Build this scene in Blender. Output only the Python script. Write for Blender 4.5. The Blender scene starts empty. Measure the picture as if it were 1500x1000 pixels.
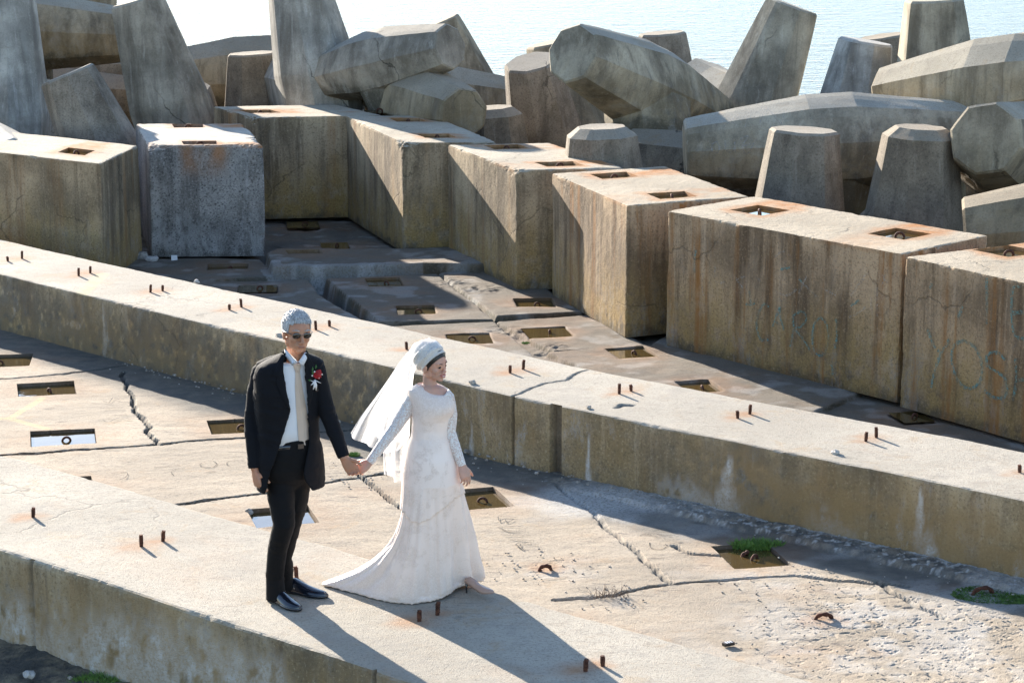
import bpy, bmesh, math, random
import numpy as np
from mathutils import Vector, Matrix
random.seed(7)
SC = bpy.context.scene
COL = SC.collection
R = math.radians
# ---------------------------------------------------------------- camera frame (metres; z = 0 is the slab level)
F, HOR, CAMH = 3360.0, -240.0, 3.832          # focal length in photo pixels, horizon row, eye height
TH = math.atan((500-HOR)/F); CT, ST = math.cos(TH), math.sin(TH)
HW, HB = .447, 1.045
KS = 1.33                                     # the ground plan below is laid out in units of 1.33 m and scaled up once                          # parapet height, block height
def ray(px, py):
    dx, dz = (px-750)/F, -(py-500)/F
    return np.array([dx, CT+dz*ST, -ST+dz*CT])
def U(px, py, z=0.):                          # where the sight line meets the level z
    w = ray(px, py); t = (z-CAMH)/w[2]
    return np.array([w[0]*t, w[1]*t, z])
def UY(px, py, y):                            # where it meets the distance y
    w = ray(px, py); t = y/w[1]
    return np.array([w[0]*t, y, CAMH+w[2]*t])
# ---------------------------------------------------------------- numpy noise
_rs = np.random.RandomState(3); _PM = _rs.permutation(4096).astype(np.int32); _TB = (_rs.rand(4096)*2-1).astype(np.float32)
def vn(x, y, z=None, seed=0):
    x = np.asarray(x, np.float32)+np.float32(seed*7.13 % 97); y = np.asarray(y, np.float32)
    xi, yi = np.floor(x), np.floor(y); fx, fy = x-xi, y-yi; xi = xi.astype(np.int32); yi = yi.astype(np.int32)
    fx, fy = [f*f*(3-2*f) for f in (fx, fy)]
    px = [_PM[(xi+a+seed*131) & 4095] for a in (0, 1)]; pq = [[_PM[(p+yi+b) & 4095] for b in (0, 1)] for p in px]
    def bil(g): return (g(pq[0][0])*(1-fx)+g(pq[1][0])*fx)*(1-fy)+(g(pq[0][1])*(1-fx)+g(pq[1][1])*fx)*fy
    if z is None: return bil(lambda h: _TB[h])
    z = np.asarray(z, np.float32)+0*x; zi = np.floor(z); fz = z-zi; zi = zi.astype(np.int32); fz = fz*fz*(3-2*fz)
    return bil(lambda h: _TB[(_PM[(h+zi) & 4095])])*(1-fz)+bil(lambda h: _TB[(_PM[(h+zi+1) & 4095])])*fz
def fbm(x, y, z=None, o=4, seed=0):
    r, a, s = 0, .5, 1.
    for i in range(o):
        r = r+a*vn(np.asarray(x)*s, np.asarray(y)*s, None if z is None else np.asarray(z)*s, seed+i*17); a *= .5; s *= 2.03
    return r
def sst(a, b, x): t = np.clip((x-a)/(b-a), 0, 1); return t*t*(3-2*t)
# ---------------------------------------------------------------- mesh helpers
def mesh_np(name, V, Fq, mat, parent=None, attrs=None, smooth=False):
    me = bpy.data.meshes.new(name)
    V = np.asarray(V, np.float32); Fq = np.asarray(Fq, np.int32); k = Fq.shape[1]
    me.vertices.add(len(V)); me.vertices.foreach_set('co', V.ravel())
    me.loops.add(Fq.size); me.loops.foreach_set('vertex_index', Fq.ravel())
    me.polygons.add(len(Fq)); me.polygons.foreach_set('loop_start', np.arange(len(Fq), dtype=np.int32)*k)
    me.polygons.foreach_set('loop_total', np.full(len(Fq), k, np.int32))
    me.polygons.foreach_set('use_smooth', np.full(len(Fq), smooth))
    me.update(calc_edges=True)
    for n, a in (attrs or {}).items():
        at = me.attributes.new(n, 'FLOAT', 'POINT'); at.data.foreach_set('value', np.asarray(a, np.float32))
    return link(name, me, mat, parent)
def link(name, me, mat, parent=None):
    o = bpy.data.objects.new(name, me); COL.objects.link(o)
    if mat: me.materials.append(mat)
    if parent: o.parent = parent
    return o
class MB:                                     # collects polygons of one mesh
    def __init__(s): s.v, s.f = [], []
    def add(s, V, Fs):
        n = len(s.v); s.v += [tuple(map(float, p)) for p in V]; s.f += [tuple(i+n for i in f) for f in Fs]; return s
    def loft(s, rings, cap=True, closed=True):
        k = len(rings[0]); V = [p for r in rings for p in r]; Fs = []
        for i in range(len(rings)-1):
            for j in range(k if closed else k-1):
                a, b = i*k+j, i*k+(j+1) % k; Fs.append((a, b, b+k, a+k))
        if cap and closed: Fs.append(tuple(range(k))[::-1]); Fs.append(tuple((len(rings)-1)*k+j for j in range(k)))
        return s.add(V, Fs)
    def tube(s, pts, rad, k=10, cap=True, squash=1.):
        pts = [Vector(p) for p in pts]; rings = []
        if not hasattr(rad, '__len__'): rad = [rad]*len(pts)
        up = None
        for i, p in enumerate(pts):
            d = (pts[min(i+1, len(pts)-1)]-pts[max(i-1, 0)]).normalized()
            if up is None: up = Vector((0, 0, 1)) if abs(d.z) < .9 else Vector((0, 1, 0))
            a = d.cross(up).normalized(); b = a.cross(d).normalized(); up = b
            rings.append([p+rad[i]*(a*math.cos(2*math.pi*j/k)+b*math.sin(2*math.pi*j/k)*squash) for j in range(k)])
        return s.loft(rings, cap)
    def box(s, c, h, rot=None):
        V = [Vector((x*h[0], y*h[1], z*h[2])) for x in (-1, 1) for y in (-1, 1) for z in (-1, 1)]
        if rot: V = [rot @ v for v in V]
        return s.add([v+Vector(c) for v in V], [(0, 1, 3, 2), (4, 6, 7, 5), (0, 4, 5, 1), (2, 3, 7, 6), (0, 2, 6, 4), (1, 5, 7, 3)])
    def build(s, name, mat, parent=None, smooth=False):
        me = bpy.data.meshes.new(name); me.from_pydata(s.v, [], s.f)
        bm = bmesh.new(); bm.from_mesh(me); bmesh.ops.recalc_face_normals(bm, faces=bm.faces[:]); bm.to_mesh(me); bm.free()
        if smooth: me.polygons.foreach_set('use_smooth', [True]*len(me.polygons))
        return link(name, me, mat, parent)
def tag(o, label=None, cat=None, group=None, kind=None):
    for k, v in (('label', label), ('category', cat), ('group', group), ('kind', kind)):
        if v: o[k] = v
    return o
def empty(name, loc, label, cat, group=None):
    o = bpy.data.objects.new(name, None); COL.objects.link(o); o.location = loc; o.empty_display_size = .2
    bpy.context.view_layer.update()
    return tag(o, label, cat, group)
def adopt(parent, *obs):                      # meshes are built in world space: bring them under their thing without moving them
    M = Matrix.Translation(-Vector(parent.location))
    for o in obs:
        o.data.transform(M); o.parent = parent
# ---------------------------------------------------------------- materials
def rgb(c): return (c[0], c[1], c[2], 1)
class NT:
    def __init__(s, name):
        s.m = bpy.data.materials.new(name); s.m.use_nodes = True; s.t = s.m.node_tree; s.t.nodes.clear()
        s.out = s.n('ShaderNodeOutputMaterial'); s.b = s.n('ShaderNodeBsdfPrincipled'); s.l(s.b.outputs[0], s.out.inputs[0])
        tc = s.n('ShaderNodeTexCoord'); mp = s.n('ShaderNodeMapping'); mp.inputs['Scale'].default_value = (1/KS,)*3; s.l(tc.outputs['Object'], mp.inputs[0])
        class _O: outputs = {'Object': mp.outputs[0]}
        s.tc = _O
    def n(s, ty, **k):
        nd = s.t.nodes.new(ty)
        for a, v in k.items(): setattr(nd, a, v)
        return nd
    def l(s, a, b): s.t.links.new(a, b)
    def sv(s, sock, v):
        if isinstance(v, bpy.types.NodeSocket): s.l(v, sock)
        elif isinstance(v, tuple) and len(v) == 3 and sock.type == 'RGBA': sock.default_value = rgb(v)
        else: sock.default_value = v
    def mapping(s, scale, src=None, loc=(0, 0, 0), rot=(0, 0, 0)):
        m = s.n('ShaderNodeMapping'); s.l(src or s.tc.outputs['Object'], m.inputs[0]); m.inputs['Scale'].default_value = scale
        m.inputs['Location'].default_value = loc; m.inputs['Rotation'].default_value = rot; return m.outputs[0]
    def noise(s, sc, det=5, rough=.6, vec=None, dist=0):
        n = s.n('ShaderNodeTexNoise'); n.inputs['Scale'].default_value = sc; n.inputs['Detail'].default_value = det
        n.inputs['Roughness'].default_value = rough; n.inputs['Distortion'].default_value = dist
        s.l(vec or s.tc.outputs['Object'], n.inputs['Vector']); return n.outputs['Fac']
    def voro(s, sc, vec=None, feature='F1'):
        n = s.n('ShaderNodeTexVoronoi', feature=feature); n.inputs['Scale'].default_value = sc
        s.l(vec or s.tc.outputs['Object'], n.inputs['Vector']); return n.outputs['Distance']
    def rng(s, x, a, b, c=0., d=1., smooth=True):
        n = s.n('ShaderNodeMapRange'); n.interpolation_type = 'SMOOTHSTEP' if smooth else 'LINEAR'
        s.l(x, n.inputs[0]); n.inputs[1].default_value = a; n.inputs[2].default_value = b; n.inputs[3].default_value = c; n.inputs[4].default_value = d
        return n.outputs[0]
    def math(s, op, a, b=0., clamp=False):
        n = s.n('ShaderNodeMath', operation=op); n.use_clamp = clamp; s.sv(n.inputs[0], a); s.sv(n.inputs[1], b); return n.outputs[0]
    def mul(s, *a):
        r = a[0]
        for x in a[1:]: r = s.math('MULTIPLY', r, x)
        return r
    def add(s, a, b): return s.math('ADD', a, b)
    def mix(s, f, a, b, mode='MIX'):
        n = s.n('ShaderNodeMix', data_type='RGBA', blend_type=mode); s.sv(n.inputs[0], f); s.sv(n.inputs[6], a); s.sv(n.inputs[7], b); return n.outputs[2]
    def attr(s, name): return s.n('ShaderNodeAttribute', attribute_name=name).outputs['Fac']
    def bump(s, h, strength, dist, normal=None):
        b = s.n('ShaderNodeBump'); b.inputs['Strength'].default_value = strength; b.inputs['Distance'].default_value = dist
        s.l(h, b.inputs['Height'])
        if normal: s.l(normal, b.inputs['Normal'])
        s.l(b.outputs[0], s.b.inputs['Normal']); return b.outputs[0]
    def set(s, **k):
        for a, v in k.items(): s.sv(s.b.inputs[a.replace('_', ' ')], v)
def plain(name, col, rough=.6, metal=0., spec=None, noise=0., scale=40, bump=0.):
    n = NT(name)
    if noise:
        c = n.mix(n.rng(n.noise(scale), .35, .65), tuple(x*(1-noise) for x in col), tuple(min(1, x*(1+noise)) for x in col)); n.set(Base_Color=c)
    else: n.set(Base_Color=col)
    n.set(Roughness=rough, Metallic=metal)
    if spec is not None: n.b.inputs['Specular IOR Level'].default_value = spec
    if bump: n.bump(n.noise(scale*2), .6, bump)
    return n.m
def concrete(name, top=(.47, .415, .34), side=(.25, .23, .19), ochre=.5, streak=.6, white=.3, speck=.5, lines=0., cracks=0., vary=0., topz=True, zlow=0., seed=0., rust=0., grain=1.):
    """weathered cast concrete: paler upper faces, stained streaky sides, ochre lichen low down, lime runs"""
    n = NT(name)
    ob = n.mapping((1, 1, 1), loc=(seed*3.1, seed*1.7, 0))
    big = n.noise(1.3, 6, .62, ob); mid = n.noise(7, 8, .68, ob); fine = n.noise(60, 6, .7, ob)
    grit = n.voro(110, ob); pit = n.voro(33, ob)
    # upper faces
    t = n.mix(n.rng(big, .36, .66), tuple(x*.84 for x in top), tuple(x*1.08 for x in top))
    t = n.mix(n.mul(n.rng(mid, .5, .72), .55), t, (top[0]*.78, top[1]*.72, top[2]*.66))
    t = n.mix(n.mul(n.rng(fine, .52, .62), .6), t, tuple(x*.55 for x in top)); t = n.mix(n.mul(n.rng(n.noise(130, 3, .6, ob), .60, .68), .6), t, tuple(x*.3 for x in top)); t = n.mix(n.mul(n.rng(n.noise(3.3, 7, .75, ob, .5), .56, .66), .4), t, (top[0]*.9, top[1]*.72, top[2]*.52))
    t = n.mix(n.mul(n.rng(n.noise(26, 4, .6, ob), .6, .72), .5), t, tuple(x*.6 for x in top))
    if lines:
        lv = n.mapping((5, 26, 1), loc=(3, 1, 0), rot=(0, 0, -ANG)); l1 = n.rng(n.noise(1, 8, .72, lv, .5), .575, .615); l2 = n.rng(n.noise(2.2, 4, .6, ob), .45, .6)
        t = n.mix(n.mul(l1, l2, lines), t, (.10, .09, .08)); t = n.mix(n.mul(n.rng(n.noise(90, 3, .7, ob), .60, .66), n.rng(n.noise(3.1, 4, .6, ob), .4, .6), .75), t, (.09, .08, .07))
        t = n.mix(n.mul(n.rng(n.noise(2.6, 6, .7, ob), .52, .66), .5), t, (top[0]*.62, top[1]*.63, top[2]*.66))
    # sides
    sv = n.mapping((5.5, 5.5, .55), loc=(seed, seed*2, 0)); s1 = n.noise(1, 7, .65, sv, .3)
    sv2 = n.mapping((15, 15, .8), loc=(seed*5, 0, 0)); s2 = n.noise(1, 6, .7, sv2)
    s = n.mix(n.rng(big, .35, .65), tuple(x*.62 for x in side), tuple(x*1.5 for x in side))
    s = n.mix(n.mul(n.rng(s1, .42, .68), streak), s, (side[0]*.30, side[1]*.28, side[2]*.27))
    s = n.mix(n.mul(n.rng(s2, .55, .75), streak*.55), s, (side[0]*2., side[1]*2.1, side[2]*2.3))
    sz = n.n('ShaderNodeSeparateXYZ'); n.l(n.tc.outputs['Object'], sz.inputs[0]); z = sz.outputs[2]
    low = n.rng(n.add(z, n.math('MULTIPLY', n.math('SUBTRACT', s1, .5), 1.1)), zlow+.75, zlow+.02)
    s = n.mix(n.mul(low, n.rng(mid, .28, .55), ochre), s, (.31, .205, .075))
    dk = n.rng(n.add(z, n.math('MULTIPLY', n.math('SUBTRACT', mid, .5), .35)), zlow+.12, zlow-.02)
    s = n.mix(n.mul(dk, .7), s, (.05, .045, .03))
    wv = n.mapping((4.2, 4.2, 1.5), loc=(seed*2, seed, 0)); w = n.noise(1, 8, .72, wv, .4)
    wl = n.rng(z, zlow+.7, zlow+.05, .25, 1.)
    s = n.mix(n.mul(n.rng(w, .53, .62), n.rng(fine, .38, .6), wl, white), s, (.5, .49, .46))
    s = n.mix(n.mul(n.rng(fine, .52, .62), speck), s, tuple(x*.3 for x in side))
    s = n.mix(n.mul(n.rng(fine, .44, .36), speck*.6), s, tuple(min(.6, x*1.9) for x in side))
    s = n.mix(n.mul(n.rng(pit, .1, .03), .7), s, tuple(x*.25 for x in side))
    if rust: 
        rv = n.mapping((5, 5, .3), loc=(seed*7, seed, 0)); s = n.mix(n.mul(n.rng(n.noise(1, 7, .7, rv), .49, .66), n.rng(mid, .3, .6, .5, 1.), rust), s, (.25, .115, .035))
    ck = None
    if cracks:
        cd = n.n('ShaderNodeVectorMath', operation='ADD'); cn = n.n('ShaderNodeTexNoise'); cn.inputs['Scale'].default_value = 4; cn.inputs['Detail'].default_value = 6; n.l(ob, cn.inputs[0])
        cs = n.n('ShaderNodeVectorMath', operation='SCALE'); cs.inputs['Scale'].default_value = .35; n.l(cn.outputs['Color'], cs.inputs[0]); n.l(ob, cd.inputs[0]); n.l(cs.outputs[0], cd.inputs[1])
        ck = n.mul(n.rng(n.voro(1.1, cd.outputs[0], 'DISTANCE_TO_EDGE'), .011, .003), n.rng(n.noise(.9, 3, .5, ob), .5, .6), cracks)
        patch = n.rng(n.noise(2.3, 7, .7, ob, .8), .55, .63); s = n.mix(n.mul(patch, .45*cracks), s, (side[0]*.5, side[1]*.47, side[2]*.42))
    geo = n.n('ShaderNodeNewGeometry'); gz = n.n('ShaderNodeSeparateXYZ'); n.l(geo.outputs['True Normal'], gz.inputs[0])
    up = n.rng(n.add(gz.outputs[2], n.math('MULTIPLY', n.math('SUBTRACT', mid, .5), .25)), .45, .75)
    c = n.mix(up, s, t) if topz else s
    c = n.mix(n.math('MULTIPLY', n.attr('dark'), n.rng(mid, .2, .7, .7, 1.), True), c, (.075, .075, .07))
    c = n.mix(n.math('MULTIPLY', n.attr('white'), n.rng(fine, .35, .55, .35, 1.), True), c, (.58, .565, .53))
    c = n.mix(n.math('MULTIPLY', n.attr('ochre'), n.rng(mid, .25, .6, .5, 1.), True), c, (.30, .20, .09))
    c = n.mix(n.math('MULTIPLY', n.attr('rust'), n.rng(mid, .3, .65, .5, 1.), True), c, (.36, .145, .038))
    c = n.mix(n.math('MULTIPLY', n.attr('yellow'), n.rng(fine, .35, .6, .2, .8), True), c, (.50, .42, .22))
    if ck: c = n.mix(ck, c, (.03, .027, .022))
    if vary:
        oi = n.n('ShaderNodeObjectInfo'); rv_ = n.rng(oi.outputs['Random'], 0, 1, .72, 1.12, False); c = n.mix(1., c, n.mix(oi.outputs['Random'], (1.08, 1., .88), (.95, 1., 1.04)), 'MULTIPLY'); vv_ = n.n('ShaderNodeVectorMath', operation='SCALE'); n.l(c, vv_.inputs[0]); n.l(rv_, vv_.inputs['Scale']); c = vv_.outputs[0]
    n.set(Base_Color=c, Roughness=.93); n.b.inputs['Specular IOR Level'].default_value = .25
    h = n.add(n.add(n.add(n.mul(fine, .22), n.mul(n.noise(170, 4, .7, ob), .5)), n.mul(mid, .15)), n.add(n.mul(n.rng(grit, .0, .5), .4), n.mul(n.rng(pit, .0, .12), .5)))
    if ck: h = n.math('SUBTRACT', h, n.mul(ck, 1.5))
    n.bump(h, .6, .011*grain)
    return n.m
M = {}
ANG = R(8.5)
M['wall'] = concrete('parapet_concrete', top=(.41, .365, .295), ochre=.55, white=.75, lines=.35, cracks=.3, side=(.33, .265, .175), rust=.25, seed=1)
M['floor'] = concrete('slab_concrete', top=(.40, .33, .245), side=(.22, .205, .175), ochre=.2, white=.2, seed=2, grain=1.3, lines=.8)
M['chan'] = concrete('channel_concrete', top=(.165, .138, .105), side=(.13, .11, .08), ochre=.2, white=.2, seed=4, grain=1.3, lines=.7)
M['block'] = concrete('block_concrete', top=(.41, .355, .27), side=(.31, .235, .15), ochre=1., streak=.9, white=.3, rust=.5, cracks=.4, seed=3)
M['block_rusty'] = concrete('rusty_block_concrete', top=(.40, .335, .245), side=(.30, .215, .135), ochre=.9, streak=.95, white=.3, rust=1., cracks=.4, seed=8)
M['block_grey'] = concrete('grey_block_concrete', top=(.5, .45, .38), side=(.235, .22, .205), ochre=.0, streak=.6, white=.7, speck=.9, seed=5)
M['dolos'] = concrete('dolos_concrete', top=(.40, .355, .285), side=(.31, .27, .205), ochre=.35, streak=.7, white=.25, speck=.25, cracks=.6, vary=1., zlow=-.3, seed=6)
M['dolos_grey'] = concrete('grey_dolos_concrete', top=(.42, .39, .34), side=(.34, .315, .275), ochre=.1, streak=.65, white=.5, speck=.25, cracks=.6, vary=1., zlow=-.3, seed=9)
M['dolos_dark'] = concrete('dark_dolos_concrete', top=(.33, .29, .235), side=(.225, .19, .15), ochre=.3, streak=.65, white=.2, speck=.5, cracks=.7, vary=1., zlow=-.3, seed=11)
M['rust'] = plain('rusty_iron', (.09, .035, .02), .85, .3, noise=.5, scale=60, bump=.003)
M['stone'] = plain('broken_concrete', (.3, .27, .23), .95, noise=.4, scale=30, bump=.006)
M['stone_pale'] = plain('pale_stone', (.40, .38, .35), .9, noise=.15, scale=30, bump=.004)
# ---------------------------------------------------------------- floor as a relief with pits, joints and cracks
def seg_dist(X, Y, pts, wob=.02, seed=0, fr=5.):
    """distance to a wandering polyline"""
    Xw = X+wob*fbm(X*fr, Y*fr, seed=seed, o=3)*2; Yw = Y+wob*fbm(X*fr+9, Y*fr+4, seed=seed+3, o=3)*2
    d = np.full(X.shape, 9.)
    for (a, b) in zip(pts[:-1], pts[1:]):
        e = (b-a)[:2]; L = e@e; t = np.clip(((Xw-a[0])*e[0]+(Yw-a[1])*e[1])/L, 0, 1)
        d = np.minimum(d, np.hypot(Xw-a[0]-t*e[0], Yw-a[1]-t*e[1]))
    return d
def in_poly(X, Y, P):
    c = np.zeros(X.shape, bool)
    for i in range(len(P)):
        x1, y1 = P[i][0], P[i][1]; x2, y2 = P[i-1][0], P[i-1][1]
        if y1 == y2: continue
        c ^= ((y1 > Y) != (y2 > Y)) & (X < (x2-x1)*(Y-y1)/(y2-y1)+x1)
    return c
def poly_sd(X, Y, P):                          # distance inside a polygon (positive inside)
    d = np.full(X.shape, 9.)
    for i in range(len(P)):
        a, b = np.array(P[i-1][:2]), np.array(P[i][:2]); e = b-a; L = max(e@e, 1e-9)
        t = np.clip(((X-a[0])*e[0]+(Y-a[1])*e[1])/L, 0, 1); d = np.minimum(d, np.hypot(X-a[0]-t*e[0], Y-a[1]-t*e[1]))
    return np.where(in_poly(X, Y, P), d, -d)
E1 = np.array([math.cos(ANG), math.sin(ANG)]); E2 = np.array([-E1[1], E1[0]])
def pit_frame(p):                              # p = (cx, cy, half length, half width, rotation)
    c, s = math.cos(p[4]), math.sin(p[4]); return np.array([c, s]), np.array([-s, c])
def snap_pits(X, Y, pits, cell):
    """moves grid points lying next to a pit edge onto that edge; returns the mask of points in a pit"""
    X, Y = X.copy(), Y.copy(); inside = np.full(X.shape, -1)
    for k, p in enumerate(pits):
        e1, e2 = pit_frame(p); u = (X-p[0])*e1[0]+(Y-p[1])*e1[1]; v = (X-p[0])*e2[0]+(Y-p[1])*e2[1]
        ins = (np.abs(u) < p[2]) & (np.abs(v) < p[3])
        for w, h, o, ho in ((u, p[2], v, p[3]), (v, p[3], u, p[2])):
            near = (np.abs(np.abs(w)-h) < cell*1.02) & (np.abs(o) < ho+cell*1.02)
            w[near] = np.sign(w[near])*(h+np.where(ins[near], -.002, .002))
        inside[ins] = k
        X = p[0]+u*e1[0]+v*e2[0]; Y = p[1]+u*e1[1]+v*e2[1]
    return X, Y, inside
def relief(name, keep, height, pits, cell, box, mat, paint, parent=None):
    x0, x1, y0, y1 = box
    nu, nv = int((x1-x0)/cell), int((y1-y0)/cell)
    u, v = np.meshgrid(np.linspace(x0, x1, nu), np.linspace(y0, y1, nv))
    X = u*E1[0]+v*E2[0]; Y = u*E1[1]+v*E2[1]
    K = keep(X, Y); K[:-1] |= K[1:]; K[:, :-1] |= K[:, 1:]
    X, Y, ins = snap_pits(X, Y, pits, cell)
    kx, ky, ki = X[K], Y[K], ins[K]; Z = np.zeros(X.shape); zz = height(kx, ky)
    for k, p in enumerate(pits): zz = np.where(ki == k, -p[5]+.006*fbm(kx*20, ky*20, seed=k), zz)
    Z[K] = zz; AP = {}
    for k, a in paint(kx, ky, ki).items(): AP[k] = np.zeros(X.shape, np.float32); AP[k][K] = a
    ids = np.arange(nu*nv).reshape(nv, nu)
    q = K[:-1, :-1] & K[1:, :-1] & K[:-1, 1:] & K[1:, 1:]
    Fq = np.stack([ids[:-1, :-1][q], ids[:-1, 1:][q], ids[1:, 1:][q], ids[1:, :-1][q]], 1)
    used = np.unique(Fq); rm = np.full(nu*nv, -1); rm[used] = np.arange(len(used))
    A = {k: a.ravel()[used] for k, a in AP.items()}
    V = np.stack([X, Y, Z], -1).reshape(-1, 3)[used]
    o = mesh_np(name, V, rm[Fq], mat, parent, A, name == 'channel_floor')
    return tag(o, kind='structure')
# ---- parapet outlines
mfront = [np.array([-6.9, 20.75, 0]), U(0, 402, HW), U(340, 483, HW), U(750, 580, HW), U(1000, 631, HW), U(1300, 691, HW), U(1500, 734, HW), np.array([5.2, 9.45, 0])]
mfront = [p[:2] for p in mfront]
nf0, nf1 = U(0, 805, HW)[:2], U(600, 998, HW)[:2]; nd = (nf1-nf0)/np.linalg.norm(nf1-nf0)
nfront = [nf0-nd*3.2, nf0, nf1, nf1+nd*3.5]
def path_at(P, s):
    P = np.array(P); L = np.r_[0, np.cumsum(np.linalg.norm(np.diff(P, axis=0), axis=1))]
    x = np.interp(s, L, P[:, 0]); y = np.interp(s, L, P[:, 1])
    xa, ya = np.interp(s-.35, L, P[:, 0]), np.interp(s-.35, L, P[:, 1]); xb, yb = np.interp(s+.35, L, P[:, 0]), np.interp(s+.35, L, P[:, 1])
    dx, dy = xb-xa, yb-ya; n = np.hypot(dx, dy)
    return x, y, -dy/n, dx/n, L[-1]            # point and the normal pointing away from the camera
def side_of(P, X, Y):                          # signed distance: positive behind the line
    d = np.full(X.shape, 99.); sg = np.zeros(X.shape)
    for a, b in zip(P[:-1], P[1:]):
        e = b-a; L = e@e; t = np.clip(((X-a[0])*e[0]+(Y-a[1])*e[1])/L, 0, 1); dd = np.hypot(X-a[0]-t*e[0], Y-a[1]-t*e[1])
        s = np.sign(-(X-a[0])*e[1]+(Y-a[1])*e[0]); m = dd < d; sg = np.where(m, s, sg); d = np.minimum(d, dd)
    return d*sg
MW, NW = .88, 1.09
# ---------------------------------------------------------------- pits of the front apron, read on the slab level
def pit_px(corners, depth=.1, z=0.):           # corners: back-left, back-right, front-right, front-left
    P = [U(x, y, z)[:2] for x, y in corners]; c = sum(P)/4
    e = (P[1]-P[0])+(P[2]-P[3]); a = math.atan2(e[1], e[0]); L = np.linalg.norm(e)/4; W = (np.linalg.norm(P[0]-P[3])+np.linalg.norm(P[1]-P[2]))/4
    return (c[0], c[1], L, W, a, depth)
apits = [pit_px(c, d) for c, d in [
    ([(22, 563), (105, 559), (115, 576), (30, 581)], .10), ([(42, 632), (138, 627), (142, 650), (48, 655)], .09),
    ([(-60, 521), (43, 519), (48, 536), (-52, 540)], .1), ([(76, 702), (130, 697), (146, 727), (60, 732)], .09),
    ([(302, 615), (385, 611), (397, 631), (311, 636)], .1), ([(353, 747), (448, 741), (470, 765), (385, 773)], .08),
    ([(660, 719), (722, 713), (753, 741), (672, 748)], .1), ([(1043, 800), (1128, 794), (1153, 827), (1075, 833)], .1)]]
def apron_keep(X, Y): return (side_of(mfront, X, Y) < .08) & (side_of(nfront, X, Y) > NW-.25)
joints = [([U(-120, 678), U(0, 668), U(90, 662), U(230, 652), U(300, 645), U(420, 637), U(520, 628)], .045, .05, 1),
          ([U(-60, 560), U(60, 552), U(150, 541), U(200, 532)], .012, .02, 2),
          ([U(178, 545), U(190, 572), U(205, 610), U(233, 652)], .022, .03, 3),
          ([U(230, 742), U(300, 733), U(380, 724), U(470, 708), U(560, 695), U(600, 690)], .05, .05, 4),
          ([U(520, 690), U(560, 720), U(600, 760)], .03, .03, 5),
          ([U(820, 712), U(868, 750), U(920, 800), U(985, 855)], .014, .02, 6),
          ([U(820, 880), U(900, 873), U(985, 856), U(1060, 850), U(1160, 843), U(1250, 850), U(1330, 860)], .02, .025, 7),
          ([U(985, 800), U(1010, 812), U(1075, 815)], .01, .02, 8), ([U(1285, 850), U(1330, 880), U(1380, 905)], .02, .02, 9)]
rub = [(U(800, 832), .38, .5), (U(1215, 905), .25, .2), (U(1330, 925), 1.0, .85), (U(1240, 960), .7, .6), (U(1430, 965), .8, .6), (U(1120, 850), .45, .3), (U(560, 690), .5, .4), (U(885, 876), .25, .3)]
def rubmask(X, Y):
    m = 0*X
    for c, r, k in rub: m = np.maximum(m, k*sst(r, r*.3, np.hypot(X-c[0], Y-c[1])+.18*fbm(X*4, Y*4, seed=31)))
    toe = side_of(mfront, X, Y); xr = sst(-.5, 1.2, X)
    return m, sst(-.22, -.02, toe)*(.25+.75*xr), toe
def apron_h(X, Y):
    z = .016*fbm(X*.7, Y*.7, seed=5)+.0035*fbm(X*5, Y*9, seed=6)+.0009*fbm(X*40, Y*40, seed=7)
    for P, w, dp, sd in joints:
        d = seg_dist(X, Y, P, .022, sd*11); ww = w*(.25+.9*np.abs(fbm(X*3, Y*3, seed=sd)))
        ww = np.maximum(ww, .017); z = z-dp*sst(ww*1.3, 0, d)*(1-.25*np.abs(fbm(X*30, Y*30, seed=sd+1)))
        z = z+.003*sst(ww*3, ww, d)*fbm(X*30, Y*30, seed=sd+2)
    m, t, toe = rubmask(X, Y)
    z = z+m*(.0015*np.abs(fbm(X*12, Y*20, seed=40))-.005*sst(.18, .4, fbm(X*20, Y*30, seed=41)))
    t2 = sst(-.21, -.17, toe+.05*fbm(X*4, Y*4, seed=42))*sst(-.2, 1., X); z = z+.008*t*fbm(X*14, Y*14, seed=43)+t2*(.028+.009*fbm(X*24, Y*24, seed=44)+.006*fbm(X*60, Y*60, seed=45))
    lip = sst(-2.2, 0, X-.5)                     # fill sloping up to the front parapet on the right
    return z
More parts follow.
